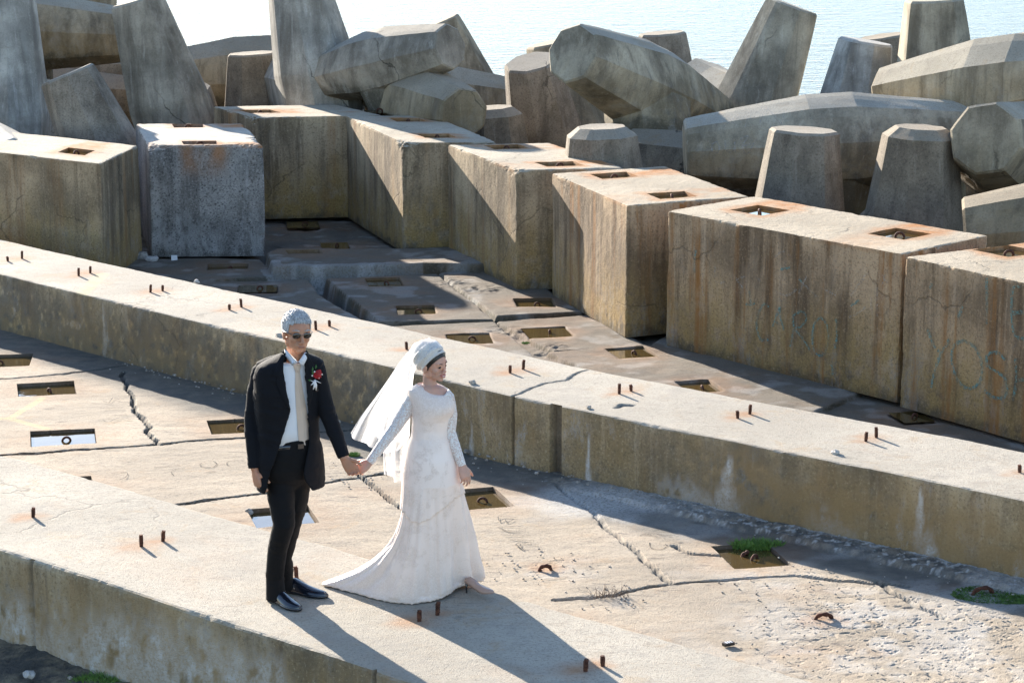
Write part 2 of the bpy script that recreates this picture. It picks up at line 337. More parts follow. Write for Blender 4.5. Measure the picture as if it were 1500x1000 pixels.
def apron_paint(X, Y, ins):
    m, t, toe = rubmask(X, Y)
    rust = 0*X
    for p in apits: rust = np.maximum(rust, .35*sst(.5, .2, np.hypot((X-p[0]), (Y-p[1]))+.12*fbm(X*6, Y*6, seed=3)))
    for c in (U(1205, 908), U(90, 705), U(800, 832)): rust = np.maximum(rust, .8*sst(.16, .02, np.hypot(X-c[0], Y-c[1])+.05*fbm(X*15, Y*15, seed=3)))
    rust = np.maximum(rust*.6, .14*sst(.15, .5, fbm(X*1.3, Y*2.2, seed=15)))
    dark = .92*sst(-.62, -.36, toe+.16*fbm(X*2, Y*2, seed=12))+.5*sst(.2, .5, fbm(X*1.7, Y*1.7, seed=13))*sst(-1.3, -.4, toe)  # damp stain by the wall foot, painted darker to deepen the wall's shadow
    for P, w, dp, sd in joints: dark = np.maximum(dark, .95*sst(max(w*.6, .018), .004, seg_dist(X, Y, P, .022, sd*11)))
    wh = m*.5*sst(-.1, .35, fbm(X*8, Y*8, seed=50)); wh = np.maximum(wh, .3*sst(.0, .35, fbm(X*2.5, Y*2.5, seed=51))*sst(.3, 1.4, X))
    c = U(880, 735); wh = np.maximum(wh, .6*sst(.75, .1, np.hypot(X-c[0], (Y-c[1])*1.3)+.3*fbm(X*5, Y*5, seed=52)))
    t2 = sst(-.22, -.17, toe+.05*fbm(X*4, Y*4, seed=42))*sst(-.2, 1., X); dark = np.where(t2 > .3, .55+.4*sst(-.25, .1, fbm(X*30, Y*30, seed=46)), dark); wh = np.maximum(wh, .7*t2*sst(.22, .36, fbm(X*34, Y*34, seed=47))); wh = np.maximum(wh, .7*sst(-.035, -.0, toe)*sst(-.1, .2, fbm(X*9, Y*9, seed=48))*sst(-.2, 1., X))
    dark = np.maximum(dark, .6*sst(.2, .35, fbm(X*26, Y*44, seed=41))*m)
    yl = np.minimum(1, sum(sst(.035, .02, seg_dist(X, Y, [U(*a), U(*b)], .004, 2)) for a, b in [((-60, 616), (15, 613)), ((15, 613), (62, 583)), ((15, 613), (70, 628))]))
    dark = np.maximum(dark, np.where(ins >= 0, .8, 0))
    # letters once scratched into the wet concrete
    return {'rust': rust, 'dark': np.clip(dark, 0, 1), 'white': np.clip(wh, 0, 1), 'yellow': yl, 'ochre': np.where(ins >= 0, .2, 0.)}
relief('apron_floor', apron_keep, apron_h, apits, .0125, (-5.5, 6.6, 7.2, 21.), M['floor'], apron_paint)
# ---- channel between parapet and blocks: big slabs that have shifted against each other
slabs = [ # polygon on the photo, raised by, tilt
    ([(380, 318), (505, 312), (590, 372), (427, 373), (388, 339)], .03, 1), ([(180, 380), (380, 380), (403, 403), (300, 409), (180, 405)], .0, 2),
    ([(390, 384), (405, 377), (620, 375), (700, 372), (760, 398), (700, 401), (620, 398), (470, 401), (400, 402)], .08, 3),
    ([(180, 412), (450, 405), (466, 425), (530, 466), (560, 500), (300, 480)], -.02, 4),
    ([(477, 407), (640, 401), (722, 467), (556, 471)], .0, 5), ([(644, 401), (765, 399), (852, 457), (728, 465)], .01, 6),
    ([(540, 476), (724, 469), (800, 535), (620, 540)], -.02, 7), ([(730, 468), (860, 459), (950, 505), (812, 512)], -.01, 8),
    ([(804, 514), (955, 503), (1010, 470), (1300, 545), (1240, 583), (1100, 640), (900, 560)], .0, 9), ([(1150, 584), (1240, 582), (1320, 540), (1600, 600), (1600, 720), (1150, 620)], -.03, 10)]
slabw = [([U(x, y)[:2] for x, y in P], h, k) for P, h, k in slabs]
cpits = [pit_px(c, .1) for c in [[(530, 408), (582, 406), (595, 418), (545, 419)], [(575, 448), (632, 447), (643, 459), (588, 460)], [(748, 438), (803, 437), (820, 450), (762, 451)],
    [(762, 478), (826, 476), (843, 490), (777, 493)], [(648, 487), (712, 486), (728, 500), (664, 502)], [(884, 509), (940, 506), (966, 520), (910, 524)], [(990, 558), (1037, 556), (1062, 572), (1010, 576)],
    [(1300, 600), (1345, 598), (1372, 612), (1325, 616)], [(465, 353), (505, 352), (518, 362), (475, 363)], [(345, 415), (400, 414), (412, 424), (352, 425)], [(415, 322), (460, 321), (475, 330), (425, 331)], [(302, 388), (360, 387), (366, 394), (306, 395)],[(418,380),(466,378),(474,384),(424,386)]]]
mback = [np.array([a, b])+np.array([.66, .75])*MW for a, b in mfront]
def chan_keep(X, Y): return (side_of(mfront, X, Y) > MW-.2) & (Y < 26) & (X < 6)
def chan_h(X, Y):
    gd = seg_dist(X, Y, [U(400, 372), U(462, 405), U(545, 470)], .0, 1); base = -.055-.12*sst(.30, .12, gd); z = base+.015*fbm(X*8, Y*8, seed=61)
    Xw = X+.014*fbm(X*4, Y*4, seed=62); Yw = Y+.014*fbm(X*4, Y*4, seed=63)
    for P, h, k in slabw:
        sd = poly_sd(Xw, Yw, P)+.028; ed = .006+.02*np.abs(fbm(X*5, Y*5, seed=70+k))
        f = sst(-.014, .034+ed*.3, sd); top = h+.02*fbm(X*1.1, Y*1.1, seed=k)+.004*fbm(X*7, Y*7, seed=80)+.0012*fbm(X*40, Y*40, seed=81)-.03*sst(ed*2.2, 0, sd)
        z = np.maximum(z, base+f*(top-base))
    for c, r in ((U(700, 425), .3), (U(745, 482), .25), (U(810, 506), .2), (U(660, 415), .25)): z = z+.05*.4*sst(r, r*.3, np.hypot(X-c[0], Y-c[1]))*fbm(X*16, Y*16, seed=90)
    far = sst(21.0, 22.2, Y); return z*(1-far)+far*(-.05+.03*fbm(X*6, Y*6, seed=92))
def chan_paint(X, Y, ins):
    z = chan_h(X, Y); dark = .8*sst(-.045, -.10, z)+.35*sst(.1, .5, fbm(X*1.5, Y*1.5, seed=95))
    rust = .15*sst(.0, .5, fbm(X*1.6, Y*3, seed=96)); 
    for p in cpits: rust = np.maximum(rust, .25*sst(.45, .2, np.hypot((X-p[0]), (Y-p[1]))+.12*fbm(X*6, Y*6, seed=3)))
    wh = .25*sst(.1, .5, fbm(X*5, Y*5, seed=97))+.25*((np.abs(poly_sd(X, Y, slabw[2][0])) < .09) & (Y < U(500, 395)[1])*(X < U(620, 395)[0]))
    return {'rust': rust, 'dark': np.clip(dark, 0, 1), 'white': wh, 'yellow': 0*X, 'ochre': np.where(ins >= 0, .3, 0.)}
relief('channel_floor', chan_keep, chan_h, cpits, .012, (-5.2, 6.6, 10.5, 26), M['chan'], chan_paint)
# ---------------------------------------------------------------- parapets
def parapet(name, label, P, W, z0, feats, seed, bolts, cellu=.014):
    """a long low wall following the line P: top, front and back faces in one sheet, worn edges, stains by distance"""
    L = path_at(P, 0)[4]; ns = int(L/cellu); s = np.linspace(0, L, ns)
    nt = int(W/.018); nh = int((HW-z0)/.015)
    prof = [(0., z) for z in np.linspace(z0, HW, nh)]+[(t, HW) for t in np.linspace(0, W, nt)[1:]]+[(W, z) for z in np.linspace(HW, z0, 8)[1:]]
    prof = np.array(prof); S, T = np.meshgrid(s, prof[:, 0], indexing='ij'); _, Zp = np.meshgrid(s, prof[:, 1], indexing='ij')
    x, y, nx, ny, _ = path_at(P, s)
    r = .012+.05*np.clip(fbm(S*2.2, 0*S, seed=seed), 0, 1)**1.5+.022*np.clip(fbm(S*14, 0*S+3, seed=seed+1), 0, 1)
    c0 = np.clip(T, r, W-r); cz = np.minimum(Zp, HW-r); dx, dz = T-c0, Zp-cz; dl = np.hypot(dx, dz); k = np.where(dl > 1e-6, r/np.maximum(dl, 1e-6), 0)
    k = np.where((dx != 0) & (dz != 0) & (dl > 0), k, 1); T2 = c0+dx*k; Z2 = cz+dz*k
    front = (T < 1e-6); top = Zp > HW-1e-6
    T2 = T2+np.where(front, .005*fbm(S*3, Zp*3, seed=seed+2)+.003*fbm(S*20, Zp*20, seed=seed+3), 0)
    Z2 = Z2+np.where(top, .006*fbm(S*1.1, T*1.1, seed=seed+4)+.0009*fbm(S*32, T*32, seed=seed+5), 0)
    A = {q: 0*S for q in ('rust', 'dark', 'white', 'yellow', 'ochre')}
    for f in feats: T2, Z2 = f(S, T, Zp, T2, Z2, front, top, A)
    for b in bolts:
        X = x[:, None]+nx[:, None]*T; Y = y[:, None]+ny[:, None]*T
        d = np.hypot(X-b[0]+.03, Y-b[1]); rr = .14*(1+.5*math.sin(b[0]*9))
        A['rust'] = np.maximum(A['rust'], np.where(top, .6*sst(rr, 0, d+.06*fbm(X*12, Y*12, seed=9)), 0))
    A['rust'] = np.maximum(A['rust'], np.where(top, .10*sst(.2, .6, fbm(S*1.7, T*3, seed=seed+8)), 0))
    wl = fbm(S*2.1, Zp*1.3, seed=seed+11)+.5*fbm(S*14, Zp*4, seed=seed+12)
    A['white'] = np.maximum(A['white'], np.where(front, A.pop('_w', 0*S)*sst(-.2, .25, wl+.9*(.24-Zp)), 0)) if '_w' in A else A['white']
    V = np.stack([x[:, None]+nx[:, None]*T2, y[:, None]+ny[:, None]*T2, Z2], -1).reshape(-1, 3)
    m = prof.shape[0]; ids = np.arange(ns*m).reshape(ns, m)
    Fq = np.stack([ids[:-1, :-1], ids[1:, :-1], ids[1:, 1:], ids[:-1, 1:]], -1).reshape(-1, 4)
    root = empty(name, (x[ns//2], y[ns//2], z0), label, 'wall')
    o = mesh_np('wall_body', V, Fq, M['wall'], None, {q: a.ravel() for q, a in A.items()}); adopt(root, o)
    for b in bolts:
        mb = MB(); h = .055+.012*math.sin(b[0]*31); tl = .004*math.sin(b[1]*17)
        mb.tube([(b[0], b[1], HW-.03), (b[0]+tl, b[1], HW+h*.55), (b[0]+tl*2, b[1], HW+h)], .0095, 8)
        for q in range(6): z = HW+.014+q*(h-.02)/6; mb.tube([(b[0]+tl, b[1], z), (b[0]+tl, b[1], z+.003)], .0112, 8)
        adopt(root, mb.build('anchor_bolt', M['rust']))
    return root
def groove(px0, px1, depth, P, full=True):
    """a recessed vertical slot in the front face between two photo columns"""
    def f(S, T, Zp, T2, Z2, front, top, A):
        m = front & (S > px0) & (S < px1); T2 = np.where(m, T2+depth, T2); A['dark'] = np.where(m, .6, A['dark']); return T2, Z2
    return f
def s_of(P, q):
    best = (9e9, 0); s = 0
    for a, b in zip(P[:-1], P[1:]):
        e = b-a; L = np.linalg.norm(e); t = np.clip((q-a)@e/L/L, 0, 1); d = np.linalg.norm(q-a-t*e)
        if d < best[0]: best = (d, s+t*L)
        s += L
    return best[1]
def sm(px, py): return s_of(mfront, U(px, py, HW)[:2])
def crack_top(pts, w=.006, dp=.012):
    def f(S, T, Zp, T2, Z2, front, top, A):
        X, Y = f.xy(S, T); d = seg_dist(X, Y, [U(a, b, HW) for a, b in pts], .012, 5, 9); m = top*sst(w*2, w*.5, d)
        A['dark'] = np.maximum(A['dark'], .75*m); return T2, Z2-dp*m
    return f
def xy_of(P):
    def g(S, T):
        x, y, nx, ny, _ = path_at(P, S[:, 0]); return x[:, None]+nx[:, None]*T, y[:, None]+ny[:, None]*T
    return g
def blotch(s0, z1, w, h, kind, amt, seed):
    """a lime or lichen run on the front face starting at height z1"""
    def f(S, T, Zp, T2, Z2, front, top, A):
        ww = w*(.25+.75*sst(z1, z1-h, Zp)); d = np.abs(S-s0+.25*w*fbm(S*5, Zp*9, seed=seed))/ww
        m = front*sst(1., .35, d+.5*fbm(S*30, Zp*12, seed=seed+1))*sst(z1+.02, z1-.05, Zp)*sst(z1-h-.1, z1-h+.02, Zp)
        A[kind] = np.maximum(A[kind], amt*m); return T2, Z2
    return f
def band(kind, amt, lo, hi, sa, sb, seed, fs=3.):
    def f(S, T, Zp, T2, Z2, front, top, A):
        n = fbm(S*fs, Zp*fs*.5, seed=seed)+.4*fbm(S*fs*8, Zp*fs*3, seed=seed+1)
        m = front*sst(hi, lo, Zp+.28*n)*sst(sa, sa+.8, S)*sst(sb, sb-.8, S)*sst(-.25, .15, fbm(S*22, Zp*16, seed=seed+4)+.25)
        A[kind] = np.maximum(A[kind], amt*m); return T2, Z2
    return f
mb_px = [(12, 383), (32, 379), (115, 404), (132, 400), (220, 428), (238, 426), (336, 454), (354, 450), (463, 483), (483, 478), (596, 512), (747, 546), (766, 541), (907, 577), (925, 573), (1081, 612), (1098, 606), (1268, 646), (1284, 641), (1494, 692)]
nb_px = [(48, 757), (207, 800), (238, 792), (435, 846), (614, 910), (640, 901), (857, 983), (883, 975)]
s1a = sm(750, 580); s2a, s2b = sm(806, 592), sm(820, 595)
cr = crack_top([(752, 580), (795, 562), (830, 556), (858, 542)]); cr.xy = xy_of(mfront)
cr2 = crack_top([(905, 597), (912, 592), (925, 594)], .012, .015); cr2.xy = xy_of(mfront)
def ylw(S, T, Zp, T2, Z2, front, top, A):
    X, Y = xy_of(mfront)(S, T); d = seg_dist(X, Y, [U(118, 432, HW), U(150, 402, HW)], .003, 5); A['yellow'] = np.maximum(A['yellow'], top*.8*sst(.06, .045, d)); return T2, Z2
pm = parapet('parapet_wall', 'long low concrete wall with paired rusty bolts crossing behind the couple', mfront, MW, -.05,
    [groove(s1a-.006, s1a+.008, .03, mfront), groove(s2a, s2b, .055, mfront), cr, cr2, ylw,
     blotch(sm(1065, 645), .36, .11, .34, 'white', .85, 3), blotch(sm(1345, 703), .40, .05, .3, 'white', .9, 5), blotch(sm(1362, 706), .2, .12, .25, 'white', .7, 6), blotch(sm(862, 603), .30, .03, .3, 'white', .8, 7),
     blotch(sm(155, 437), .42, .035, .4, 'white', .4, 8), blotch(sm(660, 560), .42, .05, .4, 'ochre', .7, 9), blotch(sm(690, 566), .2, .03, .2, 'white', .5, 10),
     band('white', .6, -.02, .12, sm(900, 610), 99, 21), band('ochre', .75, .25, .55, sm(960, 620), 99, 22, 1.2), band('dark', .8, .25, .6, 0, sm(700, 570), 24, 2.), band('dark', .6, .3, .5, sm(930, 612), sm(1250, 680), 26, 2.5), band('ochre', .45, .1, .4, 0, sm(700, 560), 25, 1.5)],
    101, [U(x, y, HW) for x, y in mb_px])
parapet('parapet_wall', 'low concrete wall in front whose wide top the couple walks on', nfront, NW, -.12,
    [band('white', .8, .08, .36, 0, 99, 31, 2.2), band('ochre', .5, .3, .6, 0, 99, 33, 1.3), blotch(3.55, .42, .03, .5, 'dark', .5, 34), groove(3.42, 3.45, .012, nfront), groove(5.72, 5.73, .02, nfront)],
    202, [U(x, y, HW) for x, y in nb_px])
# ---------------------------------------------------------------- blocks
def ring(c, rad, rot, thick=.011):
    mb = MB(); q = Matrix.Rotation(rot, 3, 'Z') @ Matrix.Rotation(random.uniform(-.25, .25), 3, 'X')
    n = 20; pts = [Vector(c)+q @ Vector((rad*math.cos(a), 0, rad*math.sin(a))) for a in [2*math.pi*i/n for i in range(n+1)]]
    mb.tube(pts, thick, 8); return mb.build('lifting_ring', M['rust'], smooth=True)
waters = []
def block(label, N, Lp, Rp, pits_px, mat, seed, z0=0., wear=1., chips=(), group='concrete blocks in a stepped row'):
    """cuboid given by three upper corners (near, left, right) on the block-top level"""
    N, Lp, Rp = [U(x, y, HB)[:2] for x, y in (N, Lp, Rp)]
    a, b = Rp-N, Lp-N; la, lb = np.linalg.norm(a), np.linalg.norm(b); ea, eb = a/la, b/lb; H = HB-z0; cell = .019
    nu, nv, nw = [max(4, int(q/cell)) for q in (la, lb, H)]
    V, Fq, AT = [], [], []; off = 0; rot = math.atan2(ea[1], ea[0])
    pits = []
    for (px, py, hl, hw, dp) in pits_px:
        c = U(px, py, HB)[:2]-N; Mx = np.linalg.inv(np.stack([ea, eb], 1)); uv = Mx@c
        pits.append((uv[0], uv[1], hl, hw, 0., dp))
    def face(gu, gv, fn, top=False):
        nonlocal off
        A, B = np.meshgrid(gu, gv, indexing='ij'); ins = np.full(A.shape, -1)
        if top: A, B, ins = snap_pits(A, B, pits, cell)
        u, v, w = fn(A, B)
        nr = fbm(u*3+seed, v*3, w*3, seed=seed); n2 = fbm(u*16+seed, v*16, w*16, seed=seed+1)
        r = (.008+.10*np.clip(nr, 0, 1)**1.5+.045*np.clip(n2, 0, 1)**1.2)*wear
        for (cu, cv, cw, cr_, ca) in chips: r = r+ca*sst(cr_, cr_*.2, np.sqrt((u-cu)**2+(v-cv)**2+(w-cw)**2))*(1+.8*n2)
        q = [np.clip(u, r, la-r), np.clip(v, r, lb-r), np.clip(w, 0*r, H-r)]
        d = [u-q[0], v-q[1], w-q[2]]; dl = np.sqrt(d[0]**2+d[1]**2+d[2]**2); multi = ((np.abs(d[0]) > 1e-7).astype(int)+(np.abs(d[1]) > 1e-7)+(np.abs(d[2]) > 1e-7)) > 1
        k = np.where(multi, r/np.maximum(dl, 1e-6), 1); u2, v2, w2 = [q[i]+d[i]*k for i in range(3)]
        nn = .005*fbm(u*2+seed, v*2, w*2, seed=seed+3)+.0025*fbm(u*22, v*22, w*22+seed, seed=seed+4)
        D = np.maximum(dl, 1e-6); u2 += nn*d[0]/D; v2 += nn*d[1]/D; w2 += nn*d[2]/D
        for i, p in enumerate(pits): w2 = np.where(ins == i, H-p[5], w2)
        X = N[0]+ea[0]*u2+eb[0]*v2; Y = N[1]+ea[1]*u2+eb[1]*v2; V.append(np.stack([X, Y, z0+w2], -1).reshape(-1, 3))
        rust = 0*u; dark = 0*u
        for p in pits:
            dd = np.hypot(np.maximum(np.abs(u-p[0])-p[2], 0), np.maximum(np.abs(v-p[1])-p[3], 0)*1.)
            rust = np.maximum(rust, .7*sst(.15, .0, dd+.12*fbm(u*7+seed, v*7, w*3, seed=seed+6))*sst(H-.4, H-.02, w))
            tow = np.hypot(np.maximum(np.abs(v-p[1])-p[3]*.8, 0), 0)*1.; rust = np.maximum(rust, np.where(u > p[0], .95, .3)*sst(.19, 0, tow+.06*fbm(u*9, v*9, seed=seed+7))*sst(-.1, .3, fbm(u*2.5+seed, v*2, seed=seed+9))*(w > H-.02))
        m, k2 = A.shape; ids = np.arange(m*k2).reshape(m, k2)+off
        f = np.stack([ids[:-1, :-1], ids[1:, :-1], ids[1:, 1:], ids[:-1, 1:]], -1).reshape(-1, 4); Fq.append(f); off += m*k2
        AT.append((rust.ravel(), np.where(ins >= 0, .6, dark).ravel()))
    U_, V_, W_ = np.linspace(0, la, nu), np.linspace(0, lb, nv), np.linspace(0, H, nw)
    face(U_, V_, lambda A, B: (A, B, 0*A+H), True)
    face(U_, W_, lambda A, B: (A, 0*A, B)); face(V_[::-1], W_, lambda A, B: (0*A, A, B))
    face(U_[::-1], W_, lambda A, B: (A, 0*A+lb, B)); face(V_, W_, lambda A, B: (0*A+la, A, B))
    c = N+ea*la/2+eb*lb/2; root = empty('concrete_block', (c[0], c[1], z0), label, 'concrete block', group)
    z = np.zeros(off)
    o = mesh_np('block_body', np.concatenate(V), np.concatenate(Fq), mat, None, {'rust': np.concatenate([a[0] for a in AT]), 'dark': np.concatenate([a[1] for a in AT]), 'white': z, 'yellow': z, 'ochre': z})
    adopt(root, o)
    for p in pits:
        cc = N+ea*p[0]+eb*p[1]; adopt(root, ring((cc[0], cc[1], HB-.026), .031, rot+random.uniform(-1.2, 1.2), .010))
        waters.append((cc, ea, eb, p[2], p[3], HB-.026))
    return root, (N, ea, eb, la, lb)
PT = (.17, .15, .1)
def pp(x, y, hl=.17, hw=.15, dp=.1): return (x, y, hl, hw, dp)
block('long shaded concrete block at left edge with one rusty pit on top', (147, 240), (128-270, 207), (203, 213), [pp(112, 222, .16, .17)], M['block'], 11, z0=-.03)
block('pitted pale grey concrete block standing apart with rounded chipped top corner', (217, 213), (198, 181), (386, 212), [pp(276, 184, .15, .14), pp(293, 209, .16, .12)], M['block_grey'], 12, wear=1.6, z0=.0, chips=((0, 0, 1.05, .35, .07), (.95, .3, 1.05, .5, .06)))
block('rear concrete block joining the row at left with chipped front corner', (372, 172), (312, 156), (560, 169), [pp(381, 163, .16, .16)], M['block'], 13, chips=((0, .1, 1.05, .3, .05),))
bC = block('lit stepped concrete block next to the rear one with yellow lichen', (590, 209), (507, 170), (728, 208), [pp(598, 176, .15, .15), pp(640, 199, .15, .15), pp(556, 160, .15, .15)], M['block'], 14, chips=((0, .1, 1.05, .25, .06),))
block('middle stepped concrete block with diagonal shadow and two ringed pits', (757, 249), (656, 212), (917, 246), [pp(742, 215, .16, .15), pp(820, 240, .17, .15)], M['block'], 15, chips=((0, .1, 1.05, .25, .05),))
block('rust streaked stepped concrete block left of the long graffiti block', (919, 301), (809, 254), (1097, 288), [pp(900, 257, .17, .15), pp(985, 286, .17, .15)], M['block_rusty'], 16)
bF = block('long concrete block with CAROL chalked in teal on its shaded side', (1322, 372), (978, 309), (1447, 345), [pp(1113, 308, .17, .17), pp(1318, 342, .17, .17)], M['block_rusty'], 17)
bG = block('concrete block at right edge with YOSH chalked in teal', (1326+380, 452+6), (1326, 376), (1326+380+190, 430), [pp(1478, 368, .17, .17)], M['block_rusty'], 18)
# water lying in pits
def sheet(name, polys, mat, kind='structure'):
    mb = MB()
    for P in polys: mb.add(P, [tuple(range(len(P)))])
    return tag(mb.build(name, mat), kind=kind)
n = NT('pool_water'); n.set(Base_Color=(.075, .048, .016), Roughness=.03, IOR=2.1)
n.bump(n.noise(9, 3, .5), .12, .01); M['water_pit'] = n.m
P_ = []
for cc, ea, eb, hl, hw, z in waters: P_.append([(*(cc+ea*a*(hl-.003)+eb*b*(hw-.003)), z) for a, b in ((-1, -1), (1, -1), (1, 1), (-1, 1))])
for p in apits+cpits:
    e1, e2 = pit_frame(p); c = np.array(p[:2]); P_.append([(*(c+e1*a*(p[2]-.004)+e2*b*(p[3]-.004)), -.020) for a, b in ((-1, -1), (1, -1), (1, 1), (-1, 1))])
sheet('pit_water', P_, M['water_pit'])
for k, p in enumerate(apits+cpits):           # rings cast into the slab pits
    o = ring((p[0]+.02, p[1], -.024), .027, random.uniform(-1.5, 1.5), .008); o.parent = bpy.data.objects['apron_floor' if k < len(apits) else 'channel_floor']
# ---------------------------------------------------------------- dolosse
HD = 2.7
def dolos(tip, sec, label, mat='dolos', hint=(0, .6, -1), shank=.55, k=1., blunt=0., roll=0., seed=0, name='dolos'):
    T = UY(*tip); S2 = UY(*sec); ax = Vector(T-S2).normalized(); T = Vector(T); H = HD*k
    s = Vector(hint); s = (s-ax*s.dot(ax)).normalized(); s = Matrix.Rotation(roll, 3, ax) @ s; o3 = ax.cross(s)
    rnd = random.Random(seed*7+3)
    def octa(c, e1, e2, w, n=4):
        cut = w*.42; h = w; P = [(h, -(h-cut*1.41*.0)-0*cut)]
        a = h; b = h*.42; C = [(a, -b), (a, b), (b, a), (-b, a), (-a, b), (-a, -b), (-b, -a), (b, -a)]; out = []
        for i in range(8):
            p, q = C[i], C[(i+1) % 8]
            for j in range(n):
                f = (j+.12 if j == 0 else j)/n; 
                x, y = p[0]+(q[0]-p[0])*f, p[1]+(q[1]-p[1])*f; out.append(c+e1*x+e2*y)
        return out
    def arm(mb, a0, a1, e1, e2, prof):
        rings = [octa(a0+(a1-a0)*t, e1, e2, w) for t, w in prof]; mb.loft(rings)
    mb = MB(); C = T-ax*H/2; wt, wm = .105*H, .16*H
    prof = [(0, wt*.93), (.008, wt)]+[(t, wt+(wm-wt)*min(1, t/.42)) for t in (.06, .12, .18, .24, .3, .36, .42, .5)]
    prof = prof+[(1-t, w) for t, w in prof[-2::-1]]
    if blunt: prof[-1] = (1-.03*blunt, wt*.72); prof[-2] = (1-.05*blunt, wt*.95)
    arm(mb, C-ax*H/2, T, s, o3, prof)
    L = .7*H*shank
    arm(mb, C, C+s*L, ax, o3, [(0, wm*.97), (.3, wm*.96), (.7, wm*.95), (1, wm*.98)])
    if shank >= 1: C2 = C+s*L; arm(mb, C2-o3*H/2, C2+o3*H/2, s, ax, prof)
    V = np.array(mb.v); nn = .005*fbm(V[:, 0]*2, V[:, 1]*2, V[:, 2]*2, seed=seed)+.005*fbm(V[:, 0]*9, V[:, 1]*9, V[:, 2]*9, seed=seed+1)
    V[:, 2] += nn; V[:, 0] += nn*.5; mb.v = [tuple(p) for p in V]
    o = mb.build(name, M[mat]); me = o.data
    c = Vector((C.x, C.y, C.z)); me.transform(Matrix.Translation(-c)); o.location = c
    return tag(o, label, 'dolos', 'concrete dolosse heaped along the sea')
DL = [
 ((3, -14, 25), (2, 200, 25), 'huge upright grey dolos leg at the far left edge', 'dolos_grey', {'k': 1.15}),
 ((190, 52, 26.5), (60, 46, 26.5), 'lying brown dolos limb behind the far left upright leg', 'dolos', {'hint': (0, .3, -1)}),
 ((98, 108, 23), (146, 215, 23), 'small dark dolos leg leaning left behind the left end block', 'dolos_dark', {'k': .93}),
 ((200, 0, 25), (251, 160, 25), 'tall cracked grey dolos leg leaning left above the pale grey block', 'dolos_grey', {'hint': (0, 1, -.3), 'shank': .5}),
 ((210, 118, 27.6), (390, 108, 27.6), 'shaded brown dolos limb lying between the two tall grey legs', 'dolos', {}),
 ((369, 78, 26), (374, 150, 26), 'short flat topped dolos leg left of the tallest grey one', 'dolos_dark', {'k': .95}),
 ((430, -52, 25), (469, 135, 25), 'tallest grey dolos leg, cut by the top of the picture above the rear block', 'dolos_grey', {}),
 ((660, 68, 23.6), (540, 97, 24.4), 'thick grey dolos limb pointing right with a round sunlit end', 'dolos_grey', {'hint': (0, .5, -1), 'k': .78}),
 ((640, 33, 30), (676, 120, 30), 'distant dolos leg standing behind the round ended limb', 'dolos', {}),
 ((680, 166, 22.9), (605, 150, 24.2), 'low wedge shaped dolos limb with a sunlit patch behind the stepped row', 'dolos', {'k': .86, 'roll': .35}),
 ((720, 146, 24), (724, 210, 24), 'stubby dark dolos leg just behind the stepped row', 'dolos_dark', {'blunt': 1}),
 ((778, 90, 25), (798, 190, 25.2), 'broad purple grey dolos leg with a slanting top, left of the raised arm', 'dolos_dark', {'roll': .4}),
 ((806, 62, 28), (822, 130, 28), 'small sunlit dolos tip peeking over the broad slanting one', 'dolos', {}),
 ((838, 78, 22.6), (985, 148, 24.), 'long raised dolos arm with an eight sided end facing left', 'dolos', {'hint': (.5, .5, -1), 'roll': .2}),
 ((970, 48, 29), (974, 110, 29), 'small upright dolos leg against the water behind the raised arm', 'dolos_dark', {}),
 ((1161, 8, 25), (1108, 148, 25), 'tall dolos leg leaning right against the sea, right of centre', 'dolos', {'hint': (-.6, .8, -.2)}),
 ((1268, 60, 24.5), (1252, 145, 24.5), 'plain upright grey dolos leg right of the tall leaning one', 'dolos_grey', {}),
 ((1291, 53, 28), (1298, 110, 28), 'dolos tip half hidden behind the plain upright grey leg', 'dolos_dark', {}),
 ((1368, -1, 23.9), (1370, 95, 23.9), 'upright dolos leg at top right standing behind the bright lying one', 'dolos', {}),
 ((1300, 142, 22.2), (1460, 122, 21.4), 'bright angular dolos lying at the right edge in full sun', 'dolos', {'hint': (0, .4, -1), 'roll': .3}),
 ((1003, 222, 21.2), (1185, 212, 21.2), 'long lying dolos with scratched letters on its side', 'dolos', {'hint': (0, .3, -1), 'shank': .4}),
 ((1178, 190, 19.6), (1171, 290, 19.6), 'upright dolos leg with a smooth sunlit cap in front of the scratched one', 'dolos_dark', {'roll': .12}),
 ((1350, 172, 18.9), (1339, 310, 18.9), 'big dark upright dolos leg with a rough domed top and sunlit left edge', 'dolos_dark', {'blunt': 1, 'roll': .1, 'k': .97}),
 ((1444, 203, 18.5), (1500, 240, 20.2), 'dolos arm whose eight sided end faces the camera at right edge', 'dolos', {'hint': (.3, .3, -1)}),
 ((1412, 346, 17.7), (1520, 338, 17.6), 'low pale dolos limb lying behind the right end block', 'dolos', {'roll': .3}),
 ((881, 172, 20.4), (883, 240, 20.4), 'short dolos leg with a crumbled rubbly top behind the stepped row', 'dolos_dark', {'blunt': 1}),
 ((920, 232, 22.6), (1010, 250, 22.3), 'shaded dolos limb low under the raised arm', 'dolos_dark', {}),
 ((745, 150, 27), (680, 146, 27), 'low distant dolos limb seen in the gap beside the broad slanting leg', 'dolos', {}),
 ((200, 112, 28.5), (90, 118, 28.5), 'dark dolos limb deep in the heap between the two left legs', 'dolos_dark', {}),
 ((225, 152, 27.8), (120, 152, 27.8), 'lowest dark dolos limb in the gap left of the tall cracked leg', 'dolos_dark', {}),
 ((166, 8, 31), (100, 5, 31), 'tan dolos limb peeking out at the top left behind the others', 'dolos', {}),
 ((18, 250, 21.4), (-50, 238, 23.6), 'low pale dolos corner behind the left end block', 'dolos_grey', {}),
]
dol = []
for i, (t, s, lab, mt, kw) in enumerate(DL): dol.append(dolos(t, s, lab, mt, seed=i*5+1, **kw))
